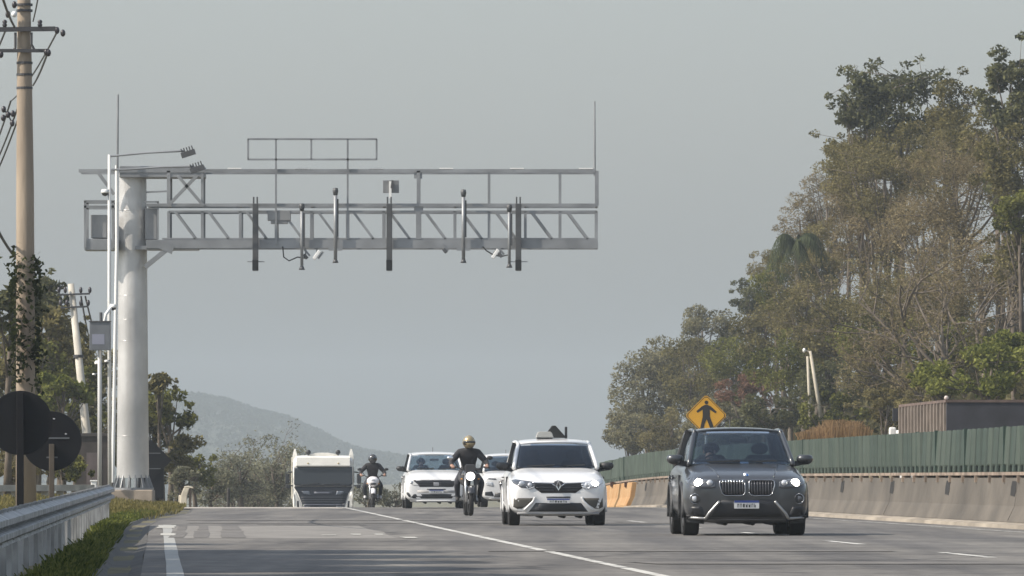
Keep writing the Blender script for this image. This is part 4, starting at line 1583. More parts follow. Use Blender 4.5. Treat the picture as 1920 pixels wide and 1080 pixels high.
suv_paint = mat('paint_grey', (0.050, 0.053, 0.058), 0.3, metal=0.4, coat=0.7)
g_clear = glass_mat('glass_clear', (0.78, 0.83, 0.85))
g_mid = glass_mat('glass_mid', (0.62, 0.67, 0.70))
g_dark = glass_mat('glass_dark', (0.30, 0.33, 0.36))
RZ = math.atan(0.0405)
suv = make_car(dict(
    name='suv_car', label='dark grey crossover car with both headlights lit, nearest in traffic', cat='car',
    loc=(P(1401, 0, 108).x, 108.0, 0), rz=RZ, paint=suv_paint, W=1.82, wr=0.345, tw=0.235, axles=(0.86, 3.53), clad=BLK, glass=g_mid, rglass=g_clear, sglass=g_mid, taper=0.05,
    st=[(0.0, 0.55, 0.36, 0.70), (0.02, 0.72, 0.27, 0.79), (0.07, 0.82, 0.22, 0.83), (0.2, 0.885, 0.18, 0.885), (0.5, 0.91, 0.18, 0.95), (0.95, 0.91, 0.2, 1.01), (1.3, 0.905, 0.2, 1.06), (2.5, 0.91, 0.2, 1.10), (3.7, 0.905, 0.22, 1.10), (4.15, 0.87, 0.3, 1.06), (4.38, 0.8, 0.4, 1.0), (4.44, 0.7, 0.5, 0.92)],
    cab=dict(yc=1.28, zb=1.04, wb=0.76, yt=1.98, zt=1.515, wt=0.635, yrt=3.75, zrt=1.49, yrb=4.28, zrb=1.04, mir=(0.935, 1.115, 1.5), crown=0.035),
    front=front_suv))


# --- the white hatchback
def front_hatch(fr, root, sp):
    white = sp['paint']
    gr = [(-0.30, 0.575), (0.30, 0.575), (0.42, 0.66), (0.50, 0.735), (0.46, 0.765), (0.10, 0.755), (-0.10, 0.755), (-0.46, 0.765), (-0.50, 0.735), (-0.42, 0.66)]
    g = fr.panel('grille', gr, GRILL, root, 0.004)
    for z in (0.62, 0.665, 0.71):
        w = 0.30 + (z - 0.575) * 1.0
        fr.rod('grille_bar', [(-w, z), (-0.08, z)], 0.007, mat('grille_bar_dark', (0.05, 0.05, 0.055), 0.35, metal=0.5), g, 0.008)
        fr.rod('grille_bar', [(0.08, z), (w, z)], 0.007, MATS['grille_bar_dark'], g, 0.008)
    fr.rod('grille_chrome', [(-0.46, 0.755), (-0.12, 0.745), (-0.06, 0.70)], 0.009, CHROME, g, 0.012)
    fr.rod('grille_chrome', [(0.46, 0.755), (0.12, 0.745), (0.06, 0.70)], 0.009, CHROME, g, 0.012)
    # upright open diamond emblem on a dark shield
    yy = fr.y(0, 0.70)
    sh = fr.panel('emblem_shield', [(-0.075, 0.70), (-0.05, 0.62), (0.05, 0.62), (0.075, 0.70), (0.07, 0.775), (0.0, 0.80), (-0.07, 0.775)], mat('shield_black', (0.02, 0.02, 0.022), 0.3), root, 0.012)
    ro = [(0, 0.605), (0.052, 0.70), (0, 0.795), (-0.052, 0.70)]
    ri = [(0, 0.645), (0.024, 0.70), (0, 0.755), (-0.024, 0.70)]
    e = MB()
    e.loft([[(x, yy - 0.03, z) for x, z in ro], [(x, yy - 0.052, z * 0.9 + 0.07) for x, z in ro], [(x, yy - 0.05, z) for x, z in ri], [(x, yy - 0.03, z) for x, z in ri]], cap=False)
    e.build('diamond_emblem', CHROME, sh)
    for s in (-1, 1):
        hl = [(0.40, 0.69), (0.50, 0.655), (0.66, 0.67), (0.79, 0.745), (0.815, 0.80), (0.74, 0.815), (0.52, 0.785), (0.41, 0.765)]
        h = fr.panel('headlight', hl if s > 0 else mirror(hl), LENSD if s < 0 else LENS, root, 0.008)
        for cx, cz, rr, lit in ((0.64, 0.735, 0.055, s > 0), (0.50, 0.715, 0.042, False)):
            y_ = fr.y(s * cx, cz) - 0.014
            MB().lathe([(0, -0.012), (rr * 0.8, -0.008), (rr, 0.01), (rr, 0.05)], (s * cx, y_, cz), 'y', 20).build('lamp', LIT if lit else LENS, h, smooth=True)
        fr.rod('running_light', [(s * 0.42, 0.68), (s * 0.53, 0.645), (s * 0.56, 0.69)], 0.01, LENS, h, 0.014)
        fg = [(0.42, 0.44), (0.44, 0.485), (0.78, 0.485), (0.79, 0.33), (0.72, 0.295), (0.64, 0.30)]
        fr.panel('fog_recess', fg if s > 0 else mirror(fg), mat('recess_grey', (0.055, 0.052, 0.045), 0.8), root, 0.004)
        fr.rod('bumper_wing', [(s * 0.41, 0.50), (s * 0.45, 0.42), (s * 0.60, 0.275)], 0.02, white, root, 0.006)
    fr.panel('lower_intake', [(-0.52, 0.245), (0.52, 0.245), (0.40, 0.40), (-0.40, 0.40)], GRILL, root, 0.004)
    fr.panel('upper_slot', [(-0.21, 0.487), (0.21, 0.487), (0.21, 0.512), (-0.21, 0.512)], BLK, root, 0.005)
    fr.rod('bumper_lip', [(-0.72, 0.215), (0.72, 0.215)], 0.02, mat('lip_grey', (0.28, 0.28, 0.28), 0.5), root, 0.006)
    plate(fr, root, -0.2, 0.2, 0.395, 0.475, marks=True)


white_paint = mat('paint_white', (0.66, 0.66, 0.655), 0.3, coat=0.6)
hatch_x = P(1047, 0, 131).x
hatch = make_car(dict(
    name='hatchback_car', label='white hatchback with a diamond emblem and roof sign in the middle lane', cat='car',
    loc=(hatch_x, 131.0, 0), rz=RZ, paint=white_paint, W=1.74, wr=0.315, tw=0.2, axles=(0.80, 3.40), glass=g_dark, rglass=g_dark, sglass=g_dark, mirmat=BLK, mirror_in=False,
    rim=mat('rim_dark', (0.15, 0.15, 0.155), 0.4, metal=0.5),
    st=[(0.0, 0.50, 0.33, 0.66), (0.02, 0.68, 0.25, 0.75), (0.07, 0.78, 0.20, 0.79), (0.2, 0.835, 0.17, 0.86), (0.45, 0.865, 0.17, 0.93), (0.9, 0.87, 0.18, 0.995), (1.15, 0.865, 0.18, 1.03), (2.3, 0.87, 0.18, 1.04), (3.5, 0.865, 0.2, 1.06), (3.9, 0.82, 0.28, 1.03), (4.06, 0.72, 0.4, 0.98)],
    cab=dict(yc=1.12, zb=1.02, wb=0.735, yt=1.80, zt=1.435, wt=0.63, yrt=3.35, zrt=1.45, yrb=3.9, zrb=1.02, mir=(0.90, 1.055, 1.35), crown=0.05),
    front=front_hatch))


# --- the white pickup-like car and the white suv behind
def front_pickup(fr, root, sp):
    g = fr.panel('grille', [(-0.46, 0.595), (0.46, 0.595), (0.50, 0.66), (0.64, 0.77), (0.60, 0.785), (-0.60, 0.785), (-0.64, 0.77), (-0.50, 0.66)], GRILL, root, 0.004)
    fr.panel('emblem', rrect(-0.075, 0.075, 0.62, 0.72, 0.02), mat('emblem_grey', (0.3, 0.3, 0.31), 0.4, metal=0.5), g, 0.012)
    for z in (0.65, 0.70):
        fr.rod('grille_bar', [(-0.5, z), (-0.1, z)], 0.008, MATS['grille_bar_dark'], g, 0.008)
        fr.rod('grille_bar', [(0.1, z), (0.5, z)], 0.008, MATS['grille_bar_dark'], g, 0.008)
    for s in (-1, 1):
        hl = [(0.48, 0.63), (0.62, 0.635), (0.80, 0.73), (0.82, 0.80), (0.66, 0.775), (0.55, 0.70)]
        h = fr.panel('headlight', hl if s > 0 else mirror(hl), mat('lamp_lens_pale', (0.62, 0.62, 0.60), 0.15, coat=0.5), root, 0.008)
        y_ = fr.y(s * 0.68, 0.72) - 0.014
        MB().lathe([(0, -0.01), (0.04, -0.006), (0.05, 0.02)], (s * 0.68, y_, 0.72), 'y', 16).build('lamp', LENS, h, smooth=True)
        fg = [(0.70, 0.31), (0.76, 0.32), (0.82, 0.40), (0.81, 0.45), (0.76, 0.44), (0.71, 0.37)]
        fr.panel('fog_recess', fg if s > 0 else mirror(fg), GRILL, root, 0.005)
    fr.panel('lower_intake', [(-0.62, 0.275), (0.62, 0.275), (0.70, 0.31), (0.62, 0.40), (-0.62, 0.40), (-0.70, 0.31)], GRILL, root, 0.004)
    fr.panel('bumper_band', [(-0.52, 0.43), (0.52, 0.43), (0.52, 0.50), (-0.52, 0.50)], mat('band_grey', (0.4, 0.39, 0.38), 0.5), root, 0.006)
    plate(fr, root, -0.2, 0.2, 0.425, 0.515, marks=True)
    fr.panel('upper_slot', [(-0.26, 0.518), (0.26, 0.518), (0.26, 0.545), (-0.26, 0.545)], BLK, root, 0.005)
    fr.rod('bumper_lip', [(-0.7, 0.215), (0.7, 0.215)], 0.03, white_paint, root, 0.006)


pick_x = P(818, 0, 206).x
pickup = make_car(dict(
    name='pickup_car', label='white high-set car with black mirrors and a dark slit grille behind the gold-helmeted rider', cat='car',
    loc=(pick_x, 206.0, zroad(206)), rz=RZ, paint=white_paint, W=1.73, wr=0.32, tw=0.2, axles=(0.82, 3.55), glass=g_clear, rglass=g_clear, sglass=g_mid, mirmat=BLK,
    st=[(0.0, 0.52, 0.33, 0.68), (0.02, 0.70, 0.24, 0.79), (0.07, 0.79, 0.20, 0.84), (0.2, 0.84, 0.17, 0.91), (0.45, 0.865, 0.17, 0.985), (0.9, 0.865, 0.18, 1.04), (1.15, 0.865, 0.18, 1.075), (2.3, 0.87, 0.18, 1.09), (3.7, 0.865, 0.2, 1.09), (4.2, 0.83, 0.28, 1.06), (4.40, 0.74, 0.4, 1.0)],
    cab=dict(yc=1.12, zb=1.065, wb=0.755, yt=1.75, zt=1.47, wt=0.655, yrt=3.4, zrt=1.48, yrb=3.75, zrb=1.07, mir=(0.93, 1.11, 1.35), crown=0.05),
    front=front_pickup))


def front_far(fr, root, sp):
    g = fr.panel('grille', [(-0.30, 0.52), (0.30, 0.52), (0.36, 0.80), (-0.36, 0.80)], GRILL, root, 0.004)
    fr.rod('grille_bar', [(-0.33, 0.72), (0.33, 0.72)], 0.02, CHROME, g, 0.01)
    for s in (-1, 1):
        hl = [(0.42, 0.83), (0.80, 0.86), (0.84, 0.90), (0.44, 0.875)]
        fr.panel('running_light', hl if s > 0 else mirror(hl), LENSD, root, 0.006)
        hl = [(0.50, 0.62), (0.72, 0.66), (0.76, 0.76), (0.54, 0.76)]
        fr.panel('headlight', hl if s > 0 else mirror(hl), LENS, root, 0.006)
        fg = [(0.50, 0.34), (0.84, 0.36), (0.82, 0.46), (0.56, 0.48)]
        fr.panel('fog_recess', fg if s > 0 else mirror(fg), GRILL, root, 0.004)
    fr.panel('lower_intake', [(-0.5, 0.30), (0.5, 0.30), (0.46, 0.44), (-0.46, 0.44)], GRILL, root, 0.004)
    fr.rod('bumper_trim', [(-0.75, 0.27), (0.75, 0.27)], 0.022, mat('trim_silver', (0.40, 0.40, 0.40), 0.35, metal=0.7), root, 0.01)
    plate(fr, root, -0.2, 0.2, 0.45, 0.53, marks=True)


far_x = P(957, 0, 227).x
farsuv = make_car(dict(
    name='suv_car', label='white car half hidden between the gold-helmeted rider and the white hatchback', cat='car',
    loc=(far_x, 227.0, zroad(227)), rz=RZ, paint=white_paint, W=1.80, wr=0.35, tw=0.22, axles=(0.85, 3.5), clad=BLK, glass=g_mid, rglass=g_mid, sglass=g_dark, mirmat=BLK,
    st=[(0.0, 0.60, 0.34, 0.80), (0.02, 0.76, 0.26, 0.90), (0.07, 0.84, 0.22, 0.95), (0.2, 0.88, 0.2, 0.99), (0.5, 0.90, 0.2, 1.05), (1.0, 0.90, 0.2, 1.09), (1.25, 0.90, 0.2, 1.12), (2.5, 0.90, 0.2, 1.13), (3.7, 0.895, 0.22, 1.12), (4.1, 0.86, 0.3, 1.08), (4.3, 0.76, 0.42, 1.02)],
    cab=dict(yc=1.22, zb=1.09, wb=0.77, yt=1.85, zt=1.54, wt=0.64, yrt=3.6, zrt=1.54, yrb=4.1, zrb=1.09, mir=(0.95, 1.14, 1.45), crown=0.06),
    front=front_far))

# --- load on the hatchback roof: pale taxi box and a dark folded triangle with a stub
M = Matrix.Translation((hatch_x, 131, 0)) @ Matrix.Rotation(RZ, 4, 'Z')
p = M @ Vector((-0.14, 2.3, 1.555))
t = thing('roof_sign', 'small pale box sign standing on the white hatchback roof', 'roof sign', p, RZ)
MB().loft([[(-0.13 - a, -0.08, z), (0.13 + a, -0.08, z), (0.13 + a, 0.08, z), (-0.13 - a, 0.08, z)] for z, a in ((0.0, 0.03), (0.09, 0.0), (0.11, -0.03))]).build('sign_box', mat('taxi_box', (0.34, 0.34, 0.32), 0.5), t, bevel=0.01)
MB().quadbox(-0.14, 0.14, -0.09, 0.09, -0.02, -0.001).build('sign_foot', BLK, t)
p = M @ Vector((0.05, 2.7, 1.555))
t = thing('roof_load', 'black triangular folded load with an upright stub on the white hatchback roof', 'roof load', p, RZ)
MB().prism([(-0.2, 0.0), (0.22, 0.0), (0.02, 0.22), (-0.04, 0.22)], -0.12, 0.12).build('folded_cover', mat('cover_black', (0.012, 0.013, 0.013), 0.8), t, bevel=0.01)
MB().quadbox(0.19, 0.235, -0.03, 0.03, -0.01, 0.2).build('upright', BLK, t, bevel=0.008)


# --- the truck over the crest
def build_truck():
    Y = 311.0
    z = zroad(Y)
    c = P(606, 0, Y)
    root = thing('cab_truck', 'white truck with a dark front rising over the crest of the left lane', 'truck', (c.x, Y, z), RZ * 0.7)
    root.scale = (1.05, 1.0, 1.0)
    wh = mat('truck_white', (0.72, 0.70, 0.64), 0.4, var=0.06, coat=0.3)
    dk = mat('truck_dark', (0.022, 0.026, 0.036), 0.4, spec=0.3)
    st = [(0.0, 1.16, 0.48, 2.74), (0.03, 1.19, 0.46, 2.78), (0.12, 1.21, 0.45, 2.82), (0.4, 1.22, 0.45, 2.87), (1.0, 1.22, 0.5, 2.90), (1.9, 1.22, 0.5, 2.90), (2.1, 1.2, 0.55, 2.85)]
    body = shell(st, [(1.0, 0.5, 0.62)], 0.85, n=9.0, step=0.1, taper=0.02).build('cab', wh, root, auto=50)
    fr = Front([body.data])
    fr.panel('windscreen', [(-1.16, 1.68), (-1.0, 1.60), (1.0, 1.60), (1.16, 1.68), (1.15, 2.42), (-1.15, 2.42)], mat('truck_glass', (0.045, 0.054, 0.064), 0.25, spec=0.3), root, 0.008, cuts=3)
    fr.panel('front_panel', [(-0.78, 0.52), (0.78, 0.52), (0.84, 0.85), (1.0, 1.3), (1.15, 1.56), (1.15, 1.59), (-1.15, 1.59), (-1.15, 1.56), (-1.0, 1.3), (-0.84, 0.85)], dk, root, 0.006, cuts=3)
    fr.panel('name_strip', [(-0.36, 1.30), (0.36, 1.30), (0.36, 1.37), (-0.36, 1.37)], mat('strip_grey', (0.12, 0.13, 0.16), 0.4), root, 0.02)
    for s in (-1, 1):
        q = [(0.50, 1.24), (0.76, 1.28), (0.86, 1.40), (0.54, 1.40)]
        fr.panel('grille_insert', q if s > 0 else mirror(q), mat('insert_grey', (0.13, 0.15, 0.18), 0.35), root, 0.018)
        q = [(0.95, 0.66), (1.03, 0.66), (1.05, 1.0), (0.97, 1.0)]
        fr.panel('fender_slot', q if s > 0 else mirror(q), GRILL, root, 0.012)
        q = [(0.82, 0.52), (1.14, 0.55), (1.15, 1.0), (1.16, 1.38), (1.10, 1.38), (0.9, 0.9)]
        fr.panel('corner_fender', q if s > 0 else mirror(q), wh, root, 0.010)
        q = [(0.50, 0.62), (0.78, 0.64), (0.80, 0.80), (0.52, 0.78)]
        fr.panel('headlight', q if s > 0 else mirror(q), LENSD, root, 0.016)
        # side deflector fin
        mb = MB().loft([[(s * (1.12 - w), 1.0 - w, zz), (s * (1.12 + w), 1.0 - w, zz), (s * (1.12 + w * 0.8), 2.15, zz), (s * (1.12 - w * 0.8), 2.15, zz)] for zz, w in ((2.6, 0.10), (2.9, 0.09), (3.16, 0.03))])
        mb.build('roof_fin', wh, root, bevel=0.01)
        mm = MB().cbox((s * 1.42, 0.05, 1.92), (0.17, 0.14, 0.42)).cbox((s * 1.40, 0.03, 1.60), (0.17, 0.14, 0.16)).build('door_mirror', BLK, root, bevel=0.03)
        MB().tube([(s * 1.2, 0.2, 2.2), (s * 1.4, 0.08, 2.18)], 0.03, 6).tube([(s * 1.2, 0.2, 1.62), (s * 1.4, 0.08, 1.64)], 0.03, 6).build('mirror_arm', BLK, mm)
        MB().quadbox(min(s * 1.2, s * 1.232), max(s * 1.2, s * 1.232), 0.35, 1.3, 1.75, 2.4).build('side_window', MATS['truck_glass'], root, bevel=0.01)
        for yy in (1.0, 5.2):
            make_wheel(s * 1.05, yy, 0.5, 0.3, root, 8)
    fr2 = MB()
    v = MB().loft([[(-1.07, y - 0.0, zz), (1.07, y, zz), (1.0, y + 0.45, zz + 0.02), (-1.0, y + 0.45, zz + 0.02)] for y, zz in ((-0.05, 2.41), (-0.10, 2.46), (-0.03, 2.80), (0.05, 2.86))])
    v.build('sun_visor', wh, root, bevel=0.012)
    for x in (-0.6, 0.6):
        MB().ell((x, -0.09, 2.56), (0.04, 0.02, 0.03), 8, 6).build('visor_lamp', mat('amber_lens', (0.5, 0.4, 0.2), 0.3), root, smooth=True)
        MB().lathe([(0, -0.1), (0.1, -0.1), (0.1, 0.02), (0.05, 0.16), (0, 0.16)], (x * 0.98, 0.35, 3.02), 'y', 16).build('roof_horn', BLK, root, smooth=True)
        MB().quadbox(x * 0.98 - 0.02, x * 0.98 + 0.02, 0.33, 0.37, 2.86, 2.95).build('horn_foot', BLK, root)
    MB().loft([[(-w, 0.3, zz), (w, 0.3, zz), (w, 0.9, zz), (-w, 0.9, zz)] for zz, w in ((2.86, 0.62), (2.95, 0.5), (3.0, 0.2))]).build('roof_hatch', wh, root, bevel=0.02)
    MB().quadbox(-1.27, 1.22, 2.35, 8.4, 1.05, 2.82).build('cargo_box', mat('cargo_beige', (0.5, 0.47, 0.38), 0.6, var=0.1), root, bevel=0.03)
    MB().quadbox(-0.5, 0.5, 0.4, 8.3, 0.55, 0.95).build('chassis', BLK, root)
    for x0, x1 in ((-0.85, -0.15), (-0.05, 0.65)):
        fr.rod('wiper', [(x0, 1.66), (x1, 1.72)], 0.014, BLK, root, 0.03)
    for z in (0.95, 1.05, 1.15):
        w = 0.80 + (z - 0.85) * 0.3
        fr.rod('grille_slat', [(-w, z), (w, z)], 0.012, mat('slat_grey', (0.07, 0.075, 0.085), 0.4), root, 0.016)
    fr.rod('bumper_edge', [(-0.80, 0.83), (0.80, 0.83)], 0.02, mat('strip_grey', (0.12, 0.13, 0.16), 0.4), root, 0.012)
    fr.rod('screen_frame', [(-1.13, 1.62), (1.13, 1.62)], 0.02, BLK, root, 0.02)
    MB().quadbox(-1.1, 1.1, 0.02, 0.3, 0.28, 0.56).build('bumper', dk, root, bevel=0.03)


build_truck()


# --- tipper beyond the fence on the far carriageway
def build_tipper():
    Y = 163.0
    a = P(1777, 752, Y)
    top = a.z
    z0 = zroad(Y)
    root = thing('tipper_truck', 'rusty ribbed tipper body of a truck passing behind the green fence', 'truck', (a.x, Y, z0), RZ)
    rust = mat('tipper_rust', (0.05, 0.035, 0.028), 0.9, var=0.4, vscale=1.8, c2=(0.11, 0.075, 0.06))
    dark = mat('tipper_dark', (0.035, 0.035, 0.042), 0.7, var=0.3, vscale=1.5)
    rib = mat('tipper_rib', (0.21, 0.175, 0.145), 0.7, var=0.3, vscale=2)
    W, L = 2.5, 11.0
    h = top - z0
    MB().quadbox(0.0, W, 0.06, L, 0.95, h - 0.06).build('tipper_body', rust, root)
    MB().quadbox(-0.03, W + 0.03, 0.0, 0.058, 0.9, h - 0.03).build('tail_gate', dark, root, bevel=0.01)
    MB().quadbox(-0.05, W + 0.05, -0.02, L + 0.05, h - 0.029, h + 0.03).build('top_rim', mat('rim_rust', (0.12, 0.085, 0.07), 0.8, var=0.3), root)
    for k in range(15):
        y = 0.25 + k * (L - 0.4) / 14
        MB().quadbox(-0.07, -0.001, y - 0.07, y + 0.07, 0.95, h - 0.035).build('side_rib', rib, root)
    MB().ell((-0.02, 0.1, h + 0.07), (0.05, 0.05, 0.05), 10, 8).build('corner_lamp', mat('lamp_pale', (0.5, 0.42, 0.38), 0.4), root)
    MB().loft([[(0.05, L + 0.5, z), (W - 0.05, L + 0.5, z), (W - 0.05, L + 2.6 - b, z), (0.05, L + 2.6 - b, z)] for z, b in ((0.5, 0), (1.5, 0.0), (h - 0.55, 0.3))]).build('cab', mat('tipper_white', (0.7, 0.69, 0.66), 0.4), root, bevel=0.06)
    m_ = MB().cbox((-0.12, L + 0.9, h - 0.60), (0.16, 0.2, 0.22)).build('door_mirror', mat('tipper_white', (0.7, 0.69, 0.66), 0.4), root, bevel=0.04)
    MB().cbox((-0.12, L + 0.2, h - 0.2), (0.12, 0.12, 0.3)).build('exhaust', dark, root)
    MB().quadbox(0.5, W - 0.5, 0.2, L + 2.4, 0.6, 0.94).build('chassis', BLK, root)
    for yy in (1.4, 2.7, 6.5, L + 1.6):
        for x in (0.2, W - 0.2):
            make_wheel(x, yy, 0.5, 0.32, root, 8, MATS['alloy'])


build_tipper()


# ------------------------------------------------------------------ people
def skin_mesh(name, nodes, edges, sub=2):
    """one continuous body grown round a skeleton: nodes = {key: (pos, radius)}; the first is the root"""
    keys = list(nodes)
    idx = {k: i for i, k in enumerate(keys)}
    me = bpy.data.meshes.new(name + '_frame')
    me.from_pydata([tuple(nodes[k][0]) for k in keys], [(idx[a], idx[b]) for a, b in edges], [])
    o = bpy.data.objects.new(name + '_frame', me)
    COL.objects.link(o)
    sk = o.modifiers.new('skin', 'SKIN')
    sk.use_smooth_shade = True
    for i, k in enumerate(keys):
        r = nodes[k][1]
        me.skin_vertices[0].data[i].radius = r if isinstance(r, tuple) else (r, r)
        me.skin_vertices[0].data[i].use_root = (i == 0)
    ss = o.modifiers.new('sub', 'SUBSURF')
    ss.levels = ss.render_levels = sub
    dg = bpy.context.evaluated_depsgraph_get()
    dg.update()
    out = bpy.data.meshes.new_from_object(o.evaluated_get(dg))
    out.name = name
    bpy.data.objects.remove(o)
    bpy.data.meshes.remove(me)
    for p in out.polygons:
        p.use_smooth = True
    return out


SKIN = mat('skin', (0.36, 0.21, 0.15), 0.55)


def make_rider(label, loc, rz, k, jacket, trousers, shoe, helmet, visor, hs=1.0, gloves=None, turn=0.0):
    """k: dict of joint positions in bike coordinates (y grows towards the back of the bike)"""
    root = thing('person', label, 'person', loc, rz)
    root.scale = (1.1, 1.0, 1.02)
    n, e = {}, []
    n['pelvis'] = (k['pelvis'], (0.15, 0.12))
    n['waist'] = (k['waist'], (0.145, 0.115))
    n['chest'] = (k['chest'], (0.20, 0.14))
    n['upper'] = (k['upper'], (0.175, 0.11))
    n['neck'] = (k['neck'], 0.06)
    n['head'] = (k['head'], 0.085)
    e += [('pelvis', 'waist'), ('waist', 'chest'), ('chest', 'upper'), ('upper', 'neck'), ('neck', 'head')]
    for s, t in ((-1, 'L'), (1, 'R')):
        n['sh' + t] = (k['sh' + t], 0.092)
        n['el' + t] = (k['el' + t], 0.062)
        n['wr' + t] = (k['wr' + t], 0.04)
        n['pa' + t] = (k['pa' + t], (0.042, 0.022))
        e += [('upper', 'sh' + t), ('sh' + t, 'el' + t), ('el' + t, 'wr' + t), ('wr' + t, 'pa' + t)]
        n['hi' + t] = (k['hi' + t], 0.105)
        n['kn' + t] = (k['kn' + t], 0.072)
        n['an' + t] = (k['an' + t], 0.048)
        n['to' + t] = (k['to' + t], (0.045, 0.035))
        e += [('pelvis', 'hi' + t), ('hi' + t, 'kn' + t), ('kn' + t, 'an' + t), ('an' + t, 'to' + t)]
        # five fingers curled round the grip, thumb from the side of the palm
        pa, wr = Vector(k['pa' + t]), Vector(k['wr' + t])
        fw = (pa - wr).normalized()
        for f in range(4):
            side = Vector((1, 0, 0)) * ((f - 1.5) * 0.02)
            L = (0.055, 0.062, 0.058, 0.046)[f]
            n['f%d%sa' % (f, t)] = (pa + side + fw * 0.03 + Vector((0, 0, 0.012)), 0.010)
            n['f%d%sb' % (f, t)] = (pa + side + fw * (0.03 + L * 0.55) + Vector((0, 0, -0.008)), 0.009)
            n['f%d%sc' % (f, t)] = (pa + side + fw * (0.02 + L * 0.35) + Vector((0, 0, -0.04)), 0.008)
            e += [('pa' + t, 'f%d%sa' % (f, t)), ('f%d%sa' % (f, t), 'f%d%sb' % (f, t)), ('f%d%sb' % (f, t), 'f%d%sc' % (f, t))]
        n['th%sa' % t] = (pa + Vector((-s * 0.045, 0, 0.0)), 0.011)
        n['th%sb' % t] = (pa + Vector((-s * 0.055, 0, -0.02)) + fw * 0.02, 0.009)
        e += [('pa' + t, 'th%sa' % t), ('th%sa' % t, 'th%sb' % t)]
    me = skin_mesh('body', n, e, 1)
    for m in (jacket, trousers, shoe, gloves or SKIN, SKIN):
        me.materials.append(m)
    zk = k['pelvis'][2]
    for p in me.polygons:
        c = p.center
        i = 0
        for t in 'LR':
            if (c - Vector(k['pa' + t])).length < 0.075 or (c - Vector(k['wr' + t])).length < 0.03:
                i = 3
            if k.get('short') and (c - Vector(k['el' + t])).length < 0.09:
                i = 4
            if k.get('short') and (c - (Vector(k['el' + t]) + Vector(k['wr' + t])) / 2).length < 0.12:
                i = 4
        if i == 0 and c.z < zk + 0.03:
            i = 1
            for t in 'LR':
                if c.z < k['an' + t][2] + 0.02:
                    i = 2
        if c.z > k['neck'][2] + 0.02:
            i = 4
        p.material_index = i
    body = link('body', me, None, root)
    # full face helmet, visor, chin bar
    H = Vector(k['head'])
    T = Matrix.Translation(H) @ Matrix.Rotation(turn, 4, 'Z')
    hb = MB()

    def shellp(u, v):
        th, ph = u * 2 * math.pi, v * math.pi
        x = math.sin(ph) * math.cos(th)
        y = math.sin(ph) * math.sin(th)
        z = math.cos(ph)
        rx, ry, rz_ = 0.132, 0.158, 0.158
        if z < -0.2:
            rx *= 1 - 0.22 * (-z - 0.2)
        if y < 0 and z < -0.1:
            y *= 1.1
        return T @ Vector((x * rx * hs, y * ry * hs, max(z, -0.86) * rz_ * hs))
    hb.grid(shellp, 28, 18)
    he = hb.build('helmet', helmet, root, smooth=True)
    vb = MB()

    def vis(u, v):
        a = R(-90) + (u - 0.5) * R(150)
        zz = -0.055 + v * 0.085
        w = math.sqrt(max(0.0, 1 - (zz / 0.16) ** 2))
        return T @ Vector((math.cos(a) * 0.136 * w * hs, math.sin(a) * 0.166 * w * hs, zz * hs))
    vb.grid(vis, 16, 5)
    vb.build('visor', visor, he, smooth=True, thick=0.006)
    return root


